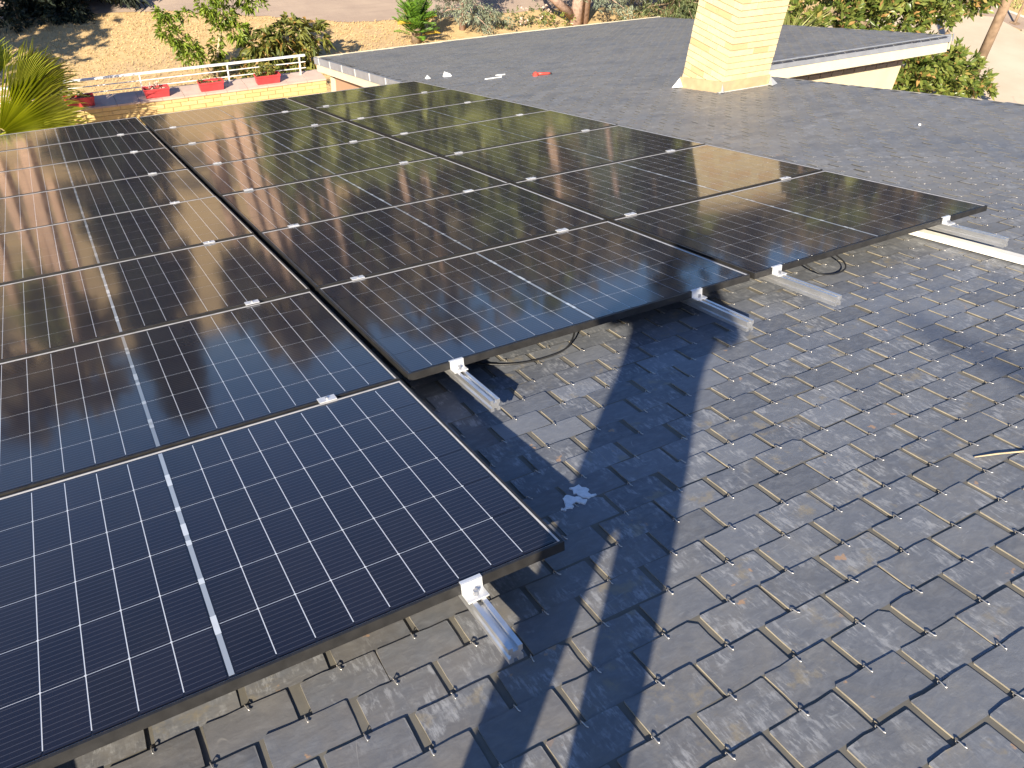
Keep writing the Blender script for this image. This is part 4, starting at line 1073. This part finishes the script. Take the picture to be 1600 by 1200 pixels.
b = MB().tube([(.27, .01, .028), (.30, .01, .028)], .017, 8); ob('grip_end', b.mesh('grip_end', [M['blacktool']]), t, mw)
cr = [(5.02, 9.62, 'thin white shard left of the red tool on the far roof', .08, .04), (4.78, 9.40, 'pale streak of mortar crumbs left of the red tool', .14, .025), (5.7, 3.2, 'tiny white chip on the slates right of the panels', .011, .011), (3.72, 1.86, 'tiny white chip beside the corner of the right panel', .018, .018)]
for x, y, lab, sx, sy in cr:
    b = MB(); V, F = blotch(x, y, img_blob(0, 0, sx, sy, int(x * 100)), z=.010, h=.008); b.add(V, F)
    o = b.build('mortar_chip', M['plaster']); tag(o, lab, 'rubble')
# twig at far right of the roof, added for a bright chipped slate edge
o = MB().tube([RT(1.40, -.228, .006), RT(1.47, -.257, .008), RT(1.55, -.293, .007), RT(1.66, -.34, .009)], [.002, .0032, .003, .002], 6).build('sliver', M['bark_pale'], smooth=True)
tag(o, 'pale bent twig of chipped slate edge at the right edge', 'sliver')

# ------------------------------------------------------------------ photographer (outside the frame, casts the shadow)
PF = ROOF @ Vector((-1.20, -1.33, ZR + .006))
yaw = R(-34)                                      # faces azimuth 34 deg from +Y towards +X
PM = Matrix.Translation(PF) @ Matrix.Rotation(yaw, 4, 'Z')
per = empty('person', PM, 'person in jeans and grey shirt standing on the roof holding up a phone', 'person')
inv = PM.inverted()
def gz(x, y):                                     # roof height in the person's frame
    wv = PM @ Vector((x, y, 0)); return (inv @ Vector((wv.x, wv.y, rz(wv.y) + .006))).z
ph = inv @ CAM                                    # phone lens in the person's frame
def skinned(name, joints, edges, mat, sub=2):
    me = bpy.data.meshes.new(name); me.from_pydata([j[:3] for j in joints], edges, []); me.update()
    o = bpy.data.objects.new(name, me); COL.objects.link(o)
    sk_ = o.modifiers.new('skin', 'SKIN'); sk_.use_smooth_shade = True
    for i, j in enumerate(joints):
        v = me.skin_vertices[0].data[i]; v.radius = (j[3], j[4] if len(j) > 4 else j[3]); v.use_root = (i == 0)
    su = o.modifiers.new('sub', 'SUBSURF'); su.levels = sub; su.render_levels = sub
    dg = bpy.context.evaluated_depsgraph_get(); dg.update()
    m2 = bpy.data.meshes.new_from_object(o.evaluated_get(dg)); m2.name = name; m2.materials.clear(); m2.materials.append(mat)
    m2.polygons.foreach_set('use_smooth', np.ones(len(m2.polygons), dtype=bool))
    bpy.data.objects.remove(o); bpy.data.meshes.remove(me)
    return m2
fl_, fr_ = gz(-.15, 0.03), gz(.095, .0)
J = [(0, 0, .92, .165, .12),            # 0 pelvis
     (0, .0, 1.10, .175, .12), (0, .0, 1.28, .19, .125), (0, .0, 1.40, .15, .10), (0, .02, 1.47, .06, .06), (0, .05, 1.53, .055, .055),   # spine, neck 5
     (-.10, 0, .86, .095, .095), (-.125, .02, .47, .066, .066), (-.15, .02, fl_ + .09, .05, .05), (-.16, .15, fl_ + .035, .04, .03),      # left leg 6-9
     (.09, 0, .86, .095, .095), (.085, .01, .47, .066, .066), (.095, .0, fr_ + .09, .05, .05), (.105, .13, fr_ + .035, .04, .03),           # right leg 10-13
     (-.19, .0, 1.40, .066, .066), (-.27, .12, 1.27, .05, .05), (ph.x - .075, ph.y - .07, ph.z - .10, .030, .030),                       # left arm 14-16
     (.19, .0, 1.40, .066, .066), (.29, .10, 1.27, .05, .05), (ph.x + .085, ph.y - .07, ph.z - .09, .030, .030)]                        # right arm 17-19
E_ = [(0, 1), (1, 2), (2, 3), (3, 4), (4, 5), (0, 6), (6, 7), (7, 8), (8, 9), (0, 10), (10, 11), (11, 12), (12, 13), (3, 14), (14, 15), (15, 16), (3, 17), (17, 18), (18, 19)]
body = ob('body', skinned('body', J, E_, M['cloth_shirt']), per, PM)
body.data.materials.append(M['cloth_blue']); body.data.materials.append(M['skin']); body.data.materials.append(M['phone'])
co = np.zeros(len(body.data.vertices) * 3); body.data.vertices.foreach_get('co', co); co = co.reshape(-1, 3)
for p_ in body.data.polygons:
    c_ = p_.center
    if c_.z > 1.47: p_.material_index = 2 if abs(c_.x) < .09 and c_.y < .14 else 0
    elif c_.z < .93 and not (abs(c_.x) > .22): p_.material_index = 1
    if c_.y > .24 and c_.z > 1.25: p_.material_index = 2
    if c_.z < max(fl_, fr_) + .06 and abs(c_.x) < .3 and c_.z < .3: p_.material_index = 3
# head
hd = skinned('head', [(0, .06, 1.63, .082, .095), (0, .05, 1.70, .078, .092), (0, .075, 1.555, .052, .062), (0, .04, 1.49, .048, .05)], [(0, 1), (0, 2), (2, 3)], M['skin'])
head = ob('head', hd, per, PM)
MB().tube([(0, .145, 1.655), (0, .172, 1.615), (0, .150, 1.605)], [.010, .016, .012], 6).build('nose', M['skin'], head, PM, True)
for s in (-1, 1):
    MB().tube([(s * .034 - .012, .142, 1.648), (s * .034 + .012, .142, 1.648)], .010, 6).build('eye', M['plaster'], head, PM, True)
    MB().tube([(s * .084, .045, 1.66), (s * .094, .03, 1.645), (s * .085, .045, 1.60)], .012, 6).build('ear', M['skin'], head, PM, True)
MB().tube([(-.022, .148, 1.575), (0, .153, 1.573), (.022, .148, 1.575)], .007, 6).build('mouth', M['redtool'], head, PM, True)
hr = skinned('hair', [(0, .035, 1.69, .088, .100), (0, .02, 1.735, .072, .085), (0, -.005, 1.63, .075, .075)], [(0, 1), (0, 2)], M['hair'])
ob('hair', hr, per, PM)
for s in (-1, 1):
    wr = Vector((ph.x + (-.075 if s < 0 else .085), ph.y - .07, ph.z - (.10 if s < 0 else .09)))
    JJ = [(wr.x, wr.y, wr.z, .026, .02), (wr.x, wr.y + .015, wr.z + .045, .034, .018)]; EE = [(0, 1)]
    for f_ in range(4):
        b0 = len(JJ); fx = -.024 + .016 * f_
        L_ = (.026, .030, .028, .022)[f_]
        JJ += [(wr.x + fx, wr.y + .03, wr.z + .075, .0095), (wr.x + fx - s * .012, wr.y + .045, wr.z + .075 + L_, .0085), (wr.x + fx - s * .026, wr.y + .035, wr.z + .080 + L_ * 1.5, .0075)]
        EE += [(1, b0), (b0, b0 + 1), (b0 + 1, b0 + 2)]
    b0 = len(JJ); JJ += [(wr.x - s * .03, wr.y + .005, wr.z + .03, .011), (wr.x - s * .045, wr.y + .01, wr.z + .06, .009), (wr.x - s * .048, wr.y + .015, wr.z + .085, .008)]
    EE += [(0, b0), (b0, b0 + 1), (b0 + 1, b0 + 2)]
    h_ = ob('hand', skinned('hand', JJ, EE, M['skin'], 1), per, PM)
pho = MB().box((ph.x - .075, ph.y - .030, ph.z - .05), (ph.x + .075, ph.y - .022, ph.z + .03)).build('phone', M['phone'], None, PM)
tag(pho, 'dark mobile phone held up in both hands by the person', 'phone')

scene.render.engine = 'CYCLES'
scene.cycles.max_bounces = 6
